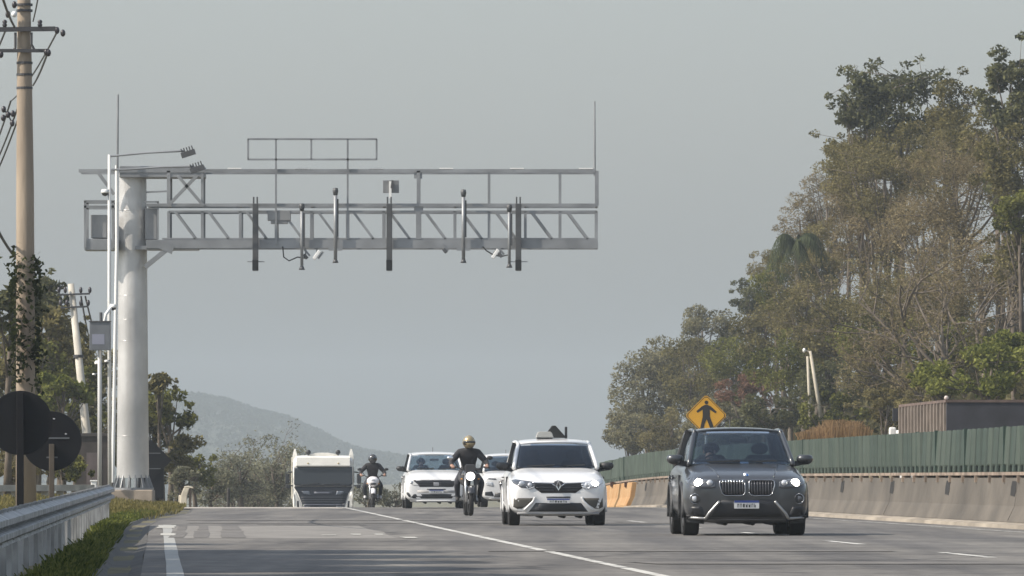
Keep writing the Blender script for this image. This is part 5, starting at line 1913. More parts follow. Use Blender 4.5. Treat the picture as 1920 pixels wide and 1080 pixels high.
def make_moto(label, loc, rz, sp):
    root = thing('motorcycle', label, 'motorcycle', loc, rz)
    root.scale = (1.1, 1.0, 1.02)
    fork = mat('fork_chrome', (0.62, 0.62, 0.62), 0.25, metal=0.85)
    fr_ = mat('moto_frame', (0.035, 0.035, 0.038), 0.5, metal=0.3)
    for y, rad, w in ((0.31, 0.31, 0.10), (1.62, 0.30, 0.13)):
        wl = bpy.data.objects.new('wheel', MB().lathe([(rad * 0.74, -w * 0.4), (rad * 0.9, -w * 0.5), (rad * 0.985, -w * 0.25), (rad, 0), (rad * 0.985, w * 0.25), (rad * 0.9, w * 0.5), (rad * 0.74, w * 0.4)], (0, 0, 0), 'x', 32).mesh('wheel', True))
        wl.data.materials.append(RUB)
        COL.objects.link(wl)
        wl.parent = root
        wl.location = (0, y, rad)
        mb = MB().lathe([(rad * 0.75, -0.02), (rad * 0.75, 0.02)], (0, 0, 0), 'x', 28).lathe([(0, -0.05), (0.05, -0.05), (0.05, 0.05), (0, 0.05)], (0, 0, 0), 'x', 14)
        for q in range(6):
            a = 2 * math.pi * q / 6
            mb.bar((0, 0, 0), (0, rad * 0.75 * math.cos(a), rad * 0.75 * math.sin(a)), 0.025)
        mb.build('rim', ALLOY, wl)
        MB().lathe([(0.13, 0.055), (0.06, 0.06), (0.06, 0.055)], (0, 0, 0), 'x', 20).build('brake_disc', fork, wl)
    for s in (-1, 1):
        MB().tube([(s * 0.085, 0.31, 0.31), (s * 0.09, 0.42, 0.62), (s * 0.095, 0.53, 0.94)], [0.028, 0.027, 0.022], 10).build('fork_leg', fork if s < 0 else fr_, root, smooth=True)
        MB().tube([(0, 0.56, 0.99), (s * 0.14, 0.57, 1.0), (s * 0.26, 0.60, 1.06), (s * 0.38, 0.68, 1.05)], 0.014, 8).build('handlebar', fr_, root, smooth=True)
        MB().tube([(s * 0.28, 0.61, 1.06), (s * 0.40, 0.69, 1.05)], 0.02, 8).build('grip', RUB, root, smooth=True)
        MB().tube([(s * 0.24, 0.6, 1.06), (s * 0.33, 0.57, 1.2), (s * 0.37, 0.56, 1.24)], 0.009, 6).build('mirror_stem', fr_, root, smooth=True)
        MB().ell((s * 0.40, 0.56, 1.26), (0.065, 0.02, 0.045), 12, 8).build('mirror', sp['mirror'] if s < 0 else BLK, root, smooth=True)
        MB().ell((s * 0.17, 0.46, 0.80), (0.022, 0.025, 0.018), 8, 6).build('indicator', mat('amber', (0.6, 0.25, 0.03), 0.3), root, smooth=True)
        MB().bar((s * 0.08, 1.0, 0.32), (s * 0.27, 1.0, 0.31), 0.03).build('foot_peg', fr_, root)
        # tank shroud wings
        MB().loft([[(s * 0.12, 0.58, z), (s * (0.20 + b), 0.66, z), (s * (0.20 + b), 0.95, z + 0.02), (s * 0.12, 0.98, z)] for z, b in ((0.66, -0.04), (0.78, 0.02), (0.92, 0.0))]).build('tank_shroud', sp['body2'], root, bevel=0.02)
    fd = MB()

    def fender(u, v):
        a = R(30) + u * R(130)
        x = (v - 0.5) * 0.13
        rr = 0.335 + (0.02 if abs(v - 0.5) < 0.3 else 0)
        return (x, 0.31 - math.cos(a) * rr, 0.31 + math.sin(a) * rr)
    fd.grid(fender, 14, 6)
    fd.build('front_fender', sp['fender'], root, smooth=True, thick=0.006)
    if sp['fairing']:
        f = MB()
        f.loft([[(w * math.sin(t) , 0.50 - d * math.cos(t), z) for t in [R(-110 + 220 * q / 14) for q in range(15)]] for z, w, d in ((0.70, 0.06, 0.10), (0.76, 0.15, 0.17), (0.86, 0.185, 0.20), (0.95, 0.17, 0.16), (1.02, 0.09, 0.06))], cap=True)
        f.build('front_fairing', sp['body'], root, smooth=True)
        MB().ell((0, 0.325, 0.79), (0.10, 0.05, 0.035), 14, 8).build('headlight', GRILL, root, smooth=True)
        MB().ell((0, 0.33, 0.92), (0.07, 0.03, 0.03), 14, 8).build('position_lamp', LENS, root, smooth=True)
    else:
        MB().lathe([(0, -0.0), (0.085, -0.0), (0.10, 0.03), (0.085, 0.12), (0.03, 0.16)], (0, 0.36, 0.86), 'y', 24).build('headlight_shell', fr_, root, smooth=True)
        MB().lathe([(0, -0.02), (0.06, -0.014), (0.088, 0.004)], (0, 0.355, 0.86), 'y', 24).build('headlight', sp['lamp'], root, smooth=True)
        MB().loft([[(-w, 0.45, z), (w, 0.45, z), (w * 0.9, 0.52, z), (-w * 0.9, 0.52, z)] for z, w in ((0.93, 0.09), (1.05, 0.12), (1.12, 0.09))]).build('instrument_cowl', sp['body2'], root, bevel=0.015)
    MB().loft([[(math.sin(R(a)) * w, y, 0.9 + math.cos(R(a)) * h) for a in range(0, 360, 24)] for y, w, h in ((0.60, 0.06, 0.06), (0.68, 0.13, 0.12), (0.85, 0.155, 0.14), (1.02, 0.12, 0.09), (1.1, 0.08, 0.03))]).build('fuel_tank', sp['body'], root, smooth=True)
    MB().loft([[(-w, y, z), (w, y, z), (w * 0.9, y, z + 0.07), (-w * 0.9, y, z + 0.07)] for y, w, z in ((1.0, 0.09, 0.80), (1.2, 0.14, 0.78), (1.5, 0.13, 0.80), (1.8, 0.08, 0.86))]).build('seat', RUB, root, bevel=0.02)
    MB().quadbox(-0.12, 0.12, 0.66, 1.15, 0.3, 0.66).build('engine', mat('engine_grey', (0.1, 0.1, 0.105), 0.5, metal=0.6), root, bevel=0.04)
    MB().tube([(0.06, 0.62, 0.55), (0.09, 0.6, 0.35), (0.14, 0.9, 0.27), (0.17, 1.4, 0.33), (0.18, 1.85, 0.42)], [0.022, 0.022, 0.025, 0.045, 0.045], 10).build('exhaust', fr_, root, smooth=True)
    MB().bar((0, 0.55, 0.95), (0, 1.05, 0.5), 0.05).bar((0, 0.6, 0.9), (0, 1.7, 0.78), 0.05).bar((0, 1.0, 0.42), (0, 1.62, 0.3), 0.05).build('frame', fr_, root)
    MB().loft([[(-w, y, z), (w, y, z), (w, y, z + 0.05), (-w, y, z + 0.05)] for y, w, z in ((1.45, 0.07, 0.74), (1.8, 0.08, 0.78), (1.98, 0.06, 0.6))]).build('rear_fender', sp['body2'], root, bevel=0.01)
    return root


black_fab = mat('jacket_black', (0.022, 0.021, 0.024), 0.85, var=0.25, vscale=9, bump=0.2, bscale=12)
dark_fab = mat('trousers_dark', (0.022, 0.023, 0.03), 0.85, var=0.2, vscale=9)
shoe_b = mat('shoe_black', (0.02, 0.019, 0.018), 0.7)
shoe_w = mat('shoe_white', (0.6, 0.6, 0.6), 0.6)
gold = mat('helmet_gold', (0.32, 0.25, 0.13), 0.25, metal=0.5, coat=0.6, c2=(0.42, 0.35, 0.22), vscale=6)
hblack = mat('helmet_black', (0.05, 0.048, 0.047), 0.2, coat=0.8)
visor_m = mat('visor_dark', (0.012, 0.012, 0.014), 0.1, coat=0.6)
pose = dict(pelvis=(0, 1.20, 0.93), waist=(0, 1.16, 1.06), chest=(0.0, 1.08, 1.24), upper=(0, 1.02, 1.37), neck=(0.0, 0.98, 1.47), head=(0.0, 0.93, 1.60),
            shL=(-0.19, 1.02, 1.37), elL=(-0.37, 0.90, 1.17), wrL=(-0.36, 0.72, 1.09), paL=(-0.345, 0.66, 1.075),
            shR=(0.19, 1.02, 1.37), elR=(0.36, 0.92, 1.16), wrR=(0.36, 0.73, 1.09), paR=(0.345, 0.66, 1.075),
            hiL=(-0.12, 1.15, 0.90), knL=(-0.25, 0.80, 0.73), anL=(-0.22, 1.06, 0.40), toL=(-0.24, 0.90, 0.33),
            hiR=(0.12, 1.15, 0.90), knR=(0.25, 0.80, 0.73), anR=(0.22, 1.06, 0.40), toR=(0.24, 0.90, 0.33))
p1 = dict(pose)
p1['short'] = False
l1 = (P(884, 0, 165).x, 165.0, 0)
make_moto('dark motorcycle with a bright round headlight nearest in traffic', l1, RZ + R(1.5), dict(body=mat('moto_black', (0.03, 0.03, 0.034), 0.3, coat=0.5), body2=mat('moto_grey', (0.05, 0.048, 0.05), 0.4), fender=mat('moto_black', (0.03, 0.03, 0.034), 0.3), fairing=False, lamp=mat('lamp_lit_soft', (1, 1, 1), 0.3, emit=((1.0, 0.95, 0.88), 5.0)), mirror=CHROME))
make_rider('person in black clothes and a gold helmet riding the nearest motorcycle', l1, RZ + R(1.5), p1, black_fab, dark_fab, shoe_b, gold, visor_m, 0.98, None, R(10))
p2 = dict(pose)
l2 = (P(700, 0, 245).x, 245.0, zroad(245))
make_moto('white faired motorcycle farther back near the truck', l2, RZ, dict(body=mat('moto_white', (0.72, 0.70, 0.71), 0.35, coat=0.5), body2=mat('moto_black', (0.03, 0.03, 0.034), 0.3, coat=0.5), fender=mat('moto_white', (0.72, 0.70, 0.71), 0.35), fairing=True, lamp=LENS, mirror=BLK))
make_rider('person in dark jacket and dark helmet riding the white motorcycle', l2, RZ, p2, black_fab, dark_fab, shoe_w, hblack, visor_m, 1.0, None, R(-6))


def make_driver(car, label, x, y, zhead, shirt, hair, alone=True):
    """a seated person at the wheel; loc in car coordinates"""
    M = Matrix.Translation(car.location) @ Matrix.Rotation(car.rotation_euler.z, 4, 'Z')
    o = M @ Vector((x, y, 0))
    root = thing('person', label, 'person', o, car.rotation_euler.z)
    h = zhead
    n = dict(pelvis=((0, 0.12, h - 0.68), (0.15, 0.12)), waist=((0, 0.14, h - 0.52), (0.14, 0.11)), chest=((0, 0.12, h - 0.36), (0.16, 0.115)), upper=((0, 0.1, h - 0.25), (0.14, 0.09)), neck=((0, 0.06, h - 0.14), 0.05), head=((0, 0.03, h - 0.02), 0.07))
    e = [('pelvis', 'waist'), ('waist', 'chest'), ('chest', 'upper'), ('upper', 'neck'), ('neck', 'head')]
    for s, t in ((-1, 'L'), (1, 'R')):
        n['sh' + t] = ((s * 0.17, 0.1, h - 0.26), 0.065)
        n['el' + t] = ((s * 0.24, -0.08, h - 0.42), 0.045)
        n['wr' + t] = ((s * 0.17, -0.27, h - 0.30), 0.032)
        n['pa' + t] = ((s * 0.155, -0.32, h - 0.26), (0.035, 0.02))
        e += [('upper', 'sh' + t), ('sh' + t, 'el' + t), ('el' + t, 'wr' + t), ('wr' + t, 'pa' + t)]
        n['hi' + t] = ((s * 0.1, 0.1, h - 0.70), 0.1)
        n['kn' + t] = ((s * 0.16, -0.34, h - 0.62), 0.07)
        n['an' + t] = ((s * 0.14, -0.52, h - 0.95), 0.045)
        e += [('pelvis', 'hi' + t), ('hi' + t, 'kn' + t), ('kn' + t, 'an' + t)]
        for f in range(5):
            a = Vector(n['pa' + t][0])
            d = Vector((-s * 0.012, -0.035, (f - 2) * 0.017)) if f < 4 else Vector((-s * 0.03, -0.01, 0.03))
            n['f%d%s' % (f, t)] = (a + d, 0.009)
            e += [('pa' + t, 'f%d%s' % (f, t))]
    me = skin_mesh('body', n, e, 2)
    # shape the face: brow, nose, chin
    hc = Vector(n['head'][0])
    for v in me.vertices:
        d = v.co - hc
        if d.length < 0.16 and d.z > -0.1:
            v.co.z = hc.z + d.z * 1.25
            if d.y < 0 and abs(d.x) < 0.02 and -0.03 < d.z < 0.02:
                v.co.y -= 0.018
    for m in (shirt, SKIN):
        me.materials.append(m)
    for p in me.polygons:
        c = p.center
        if c.z > h - 0.15 or any((c - Vector(n['pa' + t][0])).length < 0.06 for t in 'LR'):
            p.material_index = 1
    link('body', me, None, root)
    hm = MB()

    def hp(u, v):
        th = u * 2 * math.pi
        ph = v * R(100)
        q = Vector((math.sin(ph) * math.cos(th) * 0.086, math.sin(ph) * math.sin(th) * 0.098 + 0.022, math.cos(ph) * 0.105))
        if q.y < -0.03:
            q.z = max(q.z, 0.055)
        return hc + Vector((0, 0, 0.03)) + q
    hm.grid(hp, 20, 8)
    hm.build('hair', hair, root, smooth=True)
    for s in (-1, 1):
        MB().ell(hc + Vector((s * 0.03, -0.077, 0.012)), (0.011, 0.006, 0.007), 8, 6).build('eye', mat('eye_dark', (0.03, 0.025, 0.022), 0.4), root, smooth=True)
        MB().ell(hc + Vector((s * 0.08, 0.01, 0.0)), (0.012, 0.022, 0.032), 8, 6).build('ear', SKIN, root, smooth=True)
    MB().ell(hc + Vector((0, -0.072, -0.05)), (0.024, 0.008, 0.006), 10, 6).build('mouth', mat('lips', (0.25, 0.1, 0.08), 0.5), root, smooth=True)
    return root


hair = mat('hair_dark', (0.02, 0.016, 0.014), 0.6)
make_driver(suv, 'person driving the dark grey crossover car, face seen through its windscreen', -0.40, 2.22, 1.24, mat('shirt_dark', (0.03, 0.03, 0.04), 0.9), hair)
make_driver(pickup, 'person at the wheel of the white high-set car', -0.36, 2.05, 1.30, mat('shirt_grey', (0.05, 0.055, 0.06), 0.9), hair)


# ------------------------------------------------------------------ trees
def leaf_cloud(rng, centers, radii, n, size, aspect=0.5, flat=0.75):
    """n leaf quads spread through clumps; returns vertex array"""
    centers = np.asarray(centers)
    radii = np.asarray(radii)
    w = radii ** 2
    pick = rng.choice(len(centers), n, p=w / w.sum())
    d = rng.normal(0, 1, (n, 3))
    d /= np.linalg.norm(d, axis=1)[:, None]
    rr = rng.uniform(0.25, 1.0, n) ** 0.5
    pos = centers[pick] + d * (radii[pick] * rr)[:, None] * np.array([1, 1, flat])
    u = rng.normal(0, 1, (n, 3))
    u[:, 2] *= 0.8
    u /= np.linalg.norm(u, axis=1)[:, None]
    t = rng.normal(0, 1, (n, 3))
    w_ = np.cross(u, t)
    w_ /= np.linalg.norm(w_, axis=1)[:, None]
    s = size * rng.uniform(0.6, 1.35, n)
    U = u * s[:, None] * 0.5
    W = w_ * (s * aspect)[:, None] * 0.5
    V = np.stack([pos - U, pos + W, pos + U, pos - W], axis=1).reshape(-1, 3)
    return V


KINDS = {
    'olive': ((0.042, 0.040, 0.016), (0.250, 0.220, 0.098), 0.5, 0.5),
    'grey': ((0.050, 0.048, 0.028), (0.287, 0.266, 0.159), 0.5, 0.55),
    'dark': ((0.030, 0.034, 0.018), (0.165, 0.165, 0.081), 0.5, 0.5),
    'green': ((0.050, 0.066, 0.013), (0.280, 0.290, 0.085), 0.6, 0.5),
    'mid': ((0.038, 0.044, 0.013), (0.232, 0.232, 0.071), 0.5, 0.5),
    'brown': ((0.064, 0.050, 0.027), (0.311, 0.254, 0.144), 0.6, 0.28),
    'olbrown': ((0.054, 0.048, 0.021), (0.268, 0.232, 0.110), 0.6, 0.36),
    'red': ((0.060, 0.036, 0.026), (0.293, 0.171, 0.117), 0.6, 0.4),
    'dry': ((0.14, 0.085, 0.035), (0.488, 0.317, 0.159), 0.8, 0.2),
    'hazy': ((0.078, 0.078, 0.052), (0.299, 0.293, 0.201), 0.6, 0.35),
    'twig': ((0.060, 0.052, 0.040), (0.183, 0.165, 0.128), 0.6, 0.14),
}
BARK = mat('bark', (0.10, 0.08, 0.06), 0.9, var=0.4, vscale=3, bump=0.3, bscale=10)
BARKP = mat('bark_pale', (0.135, 0.11, 0.085), 0.9, var=0.35, vscale=3, bump=0.3, bscale=10)
TREE_N = [0]


def tree(px, py, rxp, rzp, Y, kind, label, group, leaf=0.17, dens=1.0, cat='tree', name='tree', clumps=None, bark=None, X=None, Z=None, loose=0.0):
    TREE_N[0] += 1
    rng = np.random.default_rng(100 + TREE_N[0])
    k = Y / F
    c = P(px, py, Y) if X is None else Vector((X, Y, Z))
    rx, rz = rxp * k, rzp * k
    ry = rx * 0.85
    z0 = zground(c.x, Y)
    root = thing(name, label, cat, (c.x, Y, z0 - 0.1), 0, group)
    H = c.z - z0 + 0.1
    area = rx * rz
    nc = clumps or int(max(10, min(60, 9 + area * 3.5)))
    d = rng.normal(0, 1, (nc, 3))
    d /= np.linalg.norm(d, axis=1)[:, None]
    rad = rng.uniform(0.25, 1.0, nc) ** 0.55
    m = min(rx, rz)
    cen = d * rad[:, None] * np.array([rx * 0.86, ry * 0.86, rz * 0.86])
    low = cen[:, 2] < -0.35 * rz
    cen[low, 2] *= 0.75
    cr = m * rng.uniform(0.20, 0.42, nc) + 0.08
    cen[:, 2] += H
    # stray outer sprays so that the outline is ragged
    ns = max(6, nc // 2)
    ds = rng.normal(0, 1, (ns, 3))
    ds[:, 2] = np.abs(ds[:, 2]) - 0.35
    ds /= np.linalg.norm(ds, axis=1)[:, None]
    sc = ds * rng.uniform(0.84, 1.02 + loose, (ns, 1)) * np.array([rx, ry, rz]) + np.array([0, 0, H])
    cen2 = np.concatenate([cen, sc])
    cr2 = np.concatenate([cr, m * rng.uniform(0.10, 0.20, ns) + 0.04])
    dk, lt, patch, asp = KINDS[kind]
    n = int(dens * min(26000, 900 + 950 * area * (0.17 / leaf) ** 2))
    V = leaf_cloud(rng, cen2, cr2, n, leaf, asp)
    V[:, 2] = np.maximum(V[:, 2], 0.02)
    me = npmesh('crown', V, np.arange(len(V)).reshape(-1, 4))
    link('crown', me, leaf_mat('leaf_' + kind, dk, lt, patch), root)
    mb = MB()
    tr = max(0.05, 0.05 * m + 0.05)
    base = Vector((0, 0, 0))
    mid = Vector((rng.normal(0, 0.08) * m, rng.normal(0, 0.08) * m, H * 0.55))
    top = Vector((rng.normal(0, 0.1) * m, rng.normal(0, 0.1) * m, H + rz * 0.2))
    mb.tube([base, base.lerp(mid, 0.5) + Vector((0.05, 0, 0)), mid, top], [tr * 1.25, tr, tr * 0.85, tr * 0.3], 8)
    for i in rng.choice(nc, min(nc, 12), replace=False):
        q = Vector(cen[i])
        s_ = mid.lerp(top, rng.uniform(0.0, 0.7))
        h = s_.lerp(q, 0.5) + Vector((0, 0, -0.08 * m))
        mb.tube([s_, h, q], [tr * 0.45, tr * 0.3, tr * 0.1], 6)
    for i in range(ns):
        q = Vector(sc[i])
        s_ = Vector(cen[rng.integers(nc)])
        mb.tube([s_, s_.lerp(q, 0.6) + Vector((0, 0, 0.03)), q], [tr * 0.14, tr * 0.1, tr * 0.05], 4)
    mb.build('trunk', bark or BARK, root, smooth=True)
    return root


def bare_tree(px, py, Y, limbs, label, group, bark, seed, depth=4, r0=0.16, leafkind=None, nleaf=0, leaf=0.12, spread=0.55, decay=0.72):
    rng = np.random.default_rng(seed)
    b = P(px, py, Y)
    z0 = zground(b.x, Y)
    root = thing('bare_tree', label, 'tree', (b.x, Y, z0 - 0.15), 0, group)
    mb = MB()
    tips = []

    def grow(p, d, L, r, lev):
        pts, rad = [p], [r]
        q, dd = p, d
        for k in range(3):
            dd = (dd + Vector(rng.normal(0, 0.13, 3)) + Vector((0, 0, 0.03))).normalized()
            q = q + dd * (L / 3)
            pts.append(q)
            rad.append(r * (1 - 0.16 * (k + 1)))
        mb.tube(pts, rad, 6 if r > 0.04 else 4, cap=False)
        if lev == 0:
            tips.append(q)
            return
        nb = 3 if rng.random() < 0.6 else 2
        for j in range(nb):
            nd = (dd + Vector(rng.normal(0, spread, 3))).normalized()
            s = pts[3] if j == 0 else pts[rng.integers(1, 4)]
            grow(s, nd, L * decay * rng.uniform(0.75, 1.15), max(r * 0.55, 0.010), lev - 1)
        if lev <= 2:
            tips.append(q)
    base_h = max(0.1, b.z - z0)
    for tx, ty, f in limbs:
        t = P(tx, ty, Y) - P(px, py, Y)
        t.y = rng.normal(0, 0.25) * t.length
        L = t.length * f
        grow(Vector((rng.normal(0, 0.1), rng.normal(0, 0.1), base_h * 0.5)), (t.normalized()), L * 0.5, r0, depth)
    mb.tube([(0, 0, 0), (0.02, 0, base_h * 0.5 + 0.1)], [r0 * 1.6, r0 * 1.3], 8)
    mb.build('branches', bark, root, smooth=True)
    if nleaf:
        T = np.array([tuple(t) for t in tips])
        V = leaf_cloud(rng, T, np.full(len(T), 0.42), nleaf, leaf, KINDS[leafkind][3], 0.9)
        me = npmesh('crown', V, np.arange(len(V)).reshape(-1, 4))
        link('crown', me, leaf_mat('leaf_' + leafkind, *KINDS[leafkind][:3]), root)
    return root


def build_right_trees():
    g = 'trees on the wooded slope at right'
    rows = [
        (1222, 752, 72, 92, 440, 'grey', 'greyish tree at the left end of the wooded slope'),
        (1188, 806, 46, 46, 434, 'grey', 'low grey bush at the foot of the leftmost slope tree'),
        (1300, 706, 66, 66, 426, 'olive', 'olive tree below the domed grey tree on the slope'),
        (1316, 633, 60, 54, 432, 'grey', 'domed grey tree standing out against the sky above the yellow sign'),
        (1262, 812, 60, 44, 398, 'olbrown', 'brownish bush left of the yellow pedestrian sign'),
        (1345, 800, 60, 46, 372, 'grey', 'grey bush right behind the yellow pedestrian sign'),
        (1404, 560, 36, 40, 420, 'dark', 'small dark tree left of the drooping palm'),
        (1385, 690, 66, 60, 385, 'mid', 'green tree on the slope between yellow sign and palm'),
        (1432, 625, 58, 58, 374, 'olive', 'olive tree right below the drooping palm'),
        (1402, 738, 58, 38, 352, 'red', 'reddish brown bush above the dark car roof'),
        (1505, 578, 76, 66, 343, 'olbrown', 'brown olive tree right of the palm'),
        (1478, 690, 66, 58, 338, 'mid', 'dark green tree behind the leaning street lamp'),
        (1445, 772, 74, 42, 330, 'dark', 'dark thicket behind the green fence beside the street lamp'),
        (1588, 628, 86, 76, 332, 'olive', 'broad olive tree in the middle of the wooded slope'),
        (1572, 726, 66, 52, 316, 'dark', 'dark tree right of the leaning street lamp'),
        (1650, 712, 76, 60, 300, 'olbrown', 'brown bushy tree left of the tipper truck'),
        (1690, 570, 104, 86, 320, 'olbrown', 'olive brown tree behind the leaning bare limbs'),
        (1565, 478, 66, 58, 352, 'olbrown', 'brown tree rising above the palm fronds'),
        (1690, 205, 92, 84, 334, 'dark', 'dark leafy tree crowning the slope against the sky'),
        (1612, 200, 44, 62, 330, 'dark', 'dark leafy branch sticking out at the left of the slope top'),
        (1790, 232, 60, 72, 332, 'olive', 'olive tree in the dip of the skyline at the slope top'),
        (1655, 345, 116, 76, 322, 'olbrown', 'brown twiggy tree under the dark crowning tree'),
        (1800, 370, 116, 104, 304, 'brown', 'large brown twiggy tree right of the slope middle'),
        (1895, 182, 52, 98, 302, 'dark', 'tall dark tree cut by the right picture edge at top'),
        (1905, 320, 66, 80, 292, 'olive', 'olive tree at the right picture edge below the tall dark one'),
        (1835, 525, 106, 88, 292, 'brown', 'brown tree above the bright green bush'),
        (1912, 405, 44, 46, 264, 'mid', 'small green crown at the right picture edge'),
        (1846, 700, 112, 58, 236, 'green', 'bright green bush above the tipper truck'),
        (1900, 668, 64, 46, 243, 'green', 'yellow green tree at the right edge above the bright bush'),
        (1745, 742, 66, 36, 248, 'olbrown', 'brown green bush behind the ribbed tipper side'),
        (1660, 768, 60, 34, 262, 'olbrown', 'low brown bush left end of the tipper truck'),
        (1730, 445, 80, 70, 312, 'brown', 'brown twiggy crown between the leaning limbs'),
        (1640, 445, 74, 66, 330, 'brown', 'brown twiggy crown left of the leaning limbs'),
    ]
    rows += [
        (1765, 716, 52, 30, 240, 'green', 'small bright green bush at the left of the bright green bush'),
        (1508, 425, 52, 56, 362, 'brown', 'brown twiggy crown rising left of the slope mass above the palm'),
        (1552, 372, 56, 50, 360, 'brown', 'brown twiggy crown on the left skyline of the brown mass'),
        (1452, 508, 40, 44, 372, 'olbrown', 'small brown olive crown at the left of the palm'),
        (1590, 300, 46, 46, 350, 'olive', 'olive crown on the left skyline below the top branch'),
        (1690, 285, 130, 66, 331, 'olive', 'olive crown filling below the dark crowning tree'),
        (1615, 300, 52, 50, 336, 'olbrown', 'brownish crown at the left shoulder of the slope top'),
        (1775, 300, 90, 62, 326, 'olbrown', 'brownish crown under the skyline dip'),
        (1870, 262, 70, 60, 312, 'olive', 'olive crown under the tall dark edge tree'),
        (1545, 640, 80, 70, 340, 'olbrown', 'brown olive crown left of the broad olive tree'),
        (1530, 500, 52, 52, 356, 'olive', 'olive crown right behind the palm fronds'),
        (1470, 540, 52, 50, 362, 'mid', 'green crown under the palm fronds'),
        (1625, 385, 66, 56, 338, 'brown', 'brown twiggy crown at the left edge of the brown mass'),
        (1760, 560, 84, 70, 300, 'olbrown', 'brown crown behind the pale sweeping limbs'),
        (1905, 500, 60, 66, 276, 'olive', 'olive crown at the right edge over the green one'),
        (1760, 650, 80, 60, 280, 'mid', 'green brown crown at the foot of the leaning limbs'),
        (1250, 690, 50, 52, 442, 'olive', 'olive crown on the left shoulder of the slope skyline'),
        (1225, 826, 84, 36, 410, 'grey', 'grey scrub along the fence at the left end of the slope'),
        (1400, 805, 80, 38, 345, 'dark', 'dark scrub along the fence behind the dark car'),
        (1350, 745, 56, 50, 392, 'olive', 'olive crown directly above the yellow sign'),
        (1560, 780, 70, 36, 300, 'mid', 'green scrub around the street lamp foot'),
        (1640, 640, 70, 60, 322, 'mid', 'green crown between street lamp and leaning limbs'),
    ]
    for px, py, rx, rz, Y, kind, lab in rows:
        lf = 0.13 if kind in ('brown', 'olbrown') else (0.21 if kind == 'dark' and py < 260 else 0.15)
        tree(px, py, rx * 1.16, rz * 1.16, Y, kind, lab, g, leaf=lf, dens=1.35, loose=0.25 if py < 300 else 0.1)
    # low shrubs covering the bank between the trees
    rng = np.random.default_rng(77)
    n = 70000
    Y = rng.uniform(205, 440, n)
    d = rng.uniform(0.2, 1.0, n) ** 1.0 * 16
    X = 23.0 - 0.0405 * Y + d
    Zg = np.array([zground(float(x), float(y)) for x, y in zip(X, Y)])
    hh = np.array([0.5 + 1.3 * max(0.0, 0.4 + noise.noise((x * 0.25, y * 0.1, 9.0))) for x, y in zip(X, Y)])
    pos = np.stack([X, Y, Zg + hh * rng.uniform(0, 1, n) ** 0.6], 1)
    u = rng.normal(0, 0.13, (n, 3))
    w = rng.normal(0, 0.08, (n, 3))
    V = np.stack([pos - u, pos + w, pos + u, pos - w], 1).reshape(-1, 3)
    o = link('undergrowth', npmesh('undergrowth', V, np.arange(n * 4).reshape(-1, 4)), leaf_mat('leaf_under', (0.035, 0.036, 0.017), (0.15, 0.135, 0.07), 0.25))
    struct(o, 'stuff')
    o['label'] = 'dense scrubby undergrowth covering the wooded bank'
    bare_tree(1812, 690, 262, ((1640, 470, 1.0), (1560, 400, 1.0), (1740, 470, 0.9), (1700, 560, 0.8)), 'leaning bare tree with pale limbs sweeping to the upper left', g, BARKP, 21, 4, 0.10, 'brown', 5200, 0.13)
    bare_tree(1760, 690, 268, ((1620, 560, 0.9), (1590, 470, 1.0), (1680, 500, 0.9)), 'darker leaning bare tree left of the pale limbed one', g, BARK, 22, 4, 0.10, 'brown', 3600, 0.13)
    bare_tree(1846, 620, 270, ((1860, 420, 1.0), (1780, 430, 1.0), (1900, 470, 0.9)), 'upright bare forked tree near the right edge', g, BARKP, 23, 4, 0.085, 'brown', 1500, 0.13)
    bare_tree(1560, 470, 345, ((1490, 330, 0.9), (1540, 330, 0.9), (1600, 340, 0.8)), 'thin bare branches against the sky above the palm', g, BARK, 24, 4, 0.07, 'brown', 500, 0.12)
    bare_tree(1880, 180, 300, ((1860, 80, 0.9), (1905, 70, 0.9)), 'sparse bare top of the tree at the upper right corner', g, BARK, 25, 3, 0.06, 'dark', 260, 0.26)
    # palm
    Y = 348.0
    c = P(1492, 455, Y)
    z0 = zground(c.x, Y)
    r = thing('palm_tree', 'palm with drooping grey green fronds on the slope skyline', 'tree', (c.x, Y, z0), 0, g)
    h = c.z - z0
    MB().tube([(0.4, 0, 0), (0.25, 0, h * 0.6), (0, 0, h)], [0.2, 0.15, 0.13], 10).build('trunk', BARK, r, smooth=True)
    rng = np.random.default_rng(5)
    fm = leaf_mat('leaf_palm', (0.03, 0.04, 0.022), (0.10, 0.115, 0.065), 0.5)
    for i in range(15):
        a = i * 2.4
        up = rng.uniform(0.1, 0.9)
        L = rng.uniform(1.7, 2.5)
        V = []
        rib = []
        for k in range(15):
            t = k / 14
            rib.append(Vector((math.cos(a) * L * t * 0.8, math.sin(a) * L * t * 0.8, h + up * L * 0.55 * math.sin(t * 2.2) - 1.15 * L * t ** 2.4)))
        for k in range(1, 15):
            d = (rib[k] - rib[k - 1]).normalized()
            sd_ = d.cross(Vector((0, 0, 1))).normalized()
            for s in (-1, 1):
                for sub in range(3):
                    p0 = rib[k - 1].lerp(rib[k], sub / 3)
                    tip = p0 + sd_ * s * 0.28 + Vector((rng.normal(0, .04), rng.normal(0, .04), -0.42 - rng.uniform(0, 0.2))) + d * 0.12
                    w = d * 0.025
                    V += [p0 - w, p0 + w, tip + w * 0.4, tip - w * 0.4]
        me = npmesh('frond', np.array([tuple(v) for v in V]), np.arange(len(V)).reshape(-1, 4))
        link('frond', me, fm, r)
    # dry orange grass tuft on the bank
    rng = np.random.default_rng(8)
    Y = 290.0
    n = 5200
    V = np.zeros((n * 4, 3), np.float32)
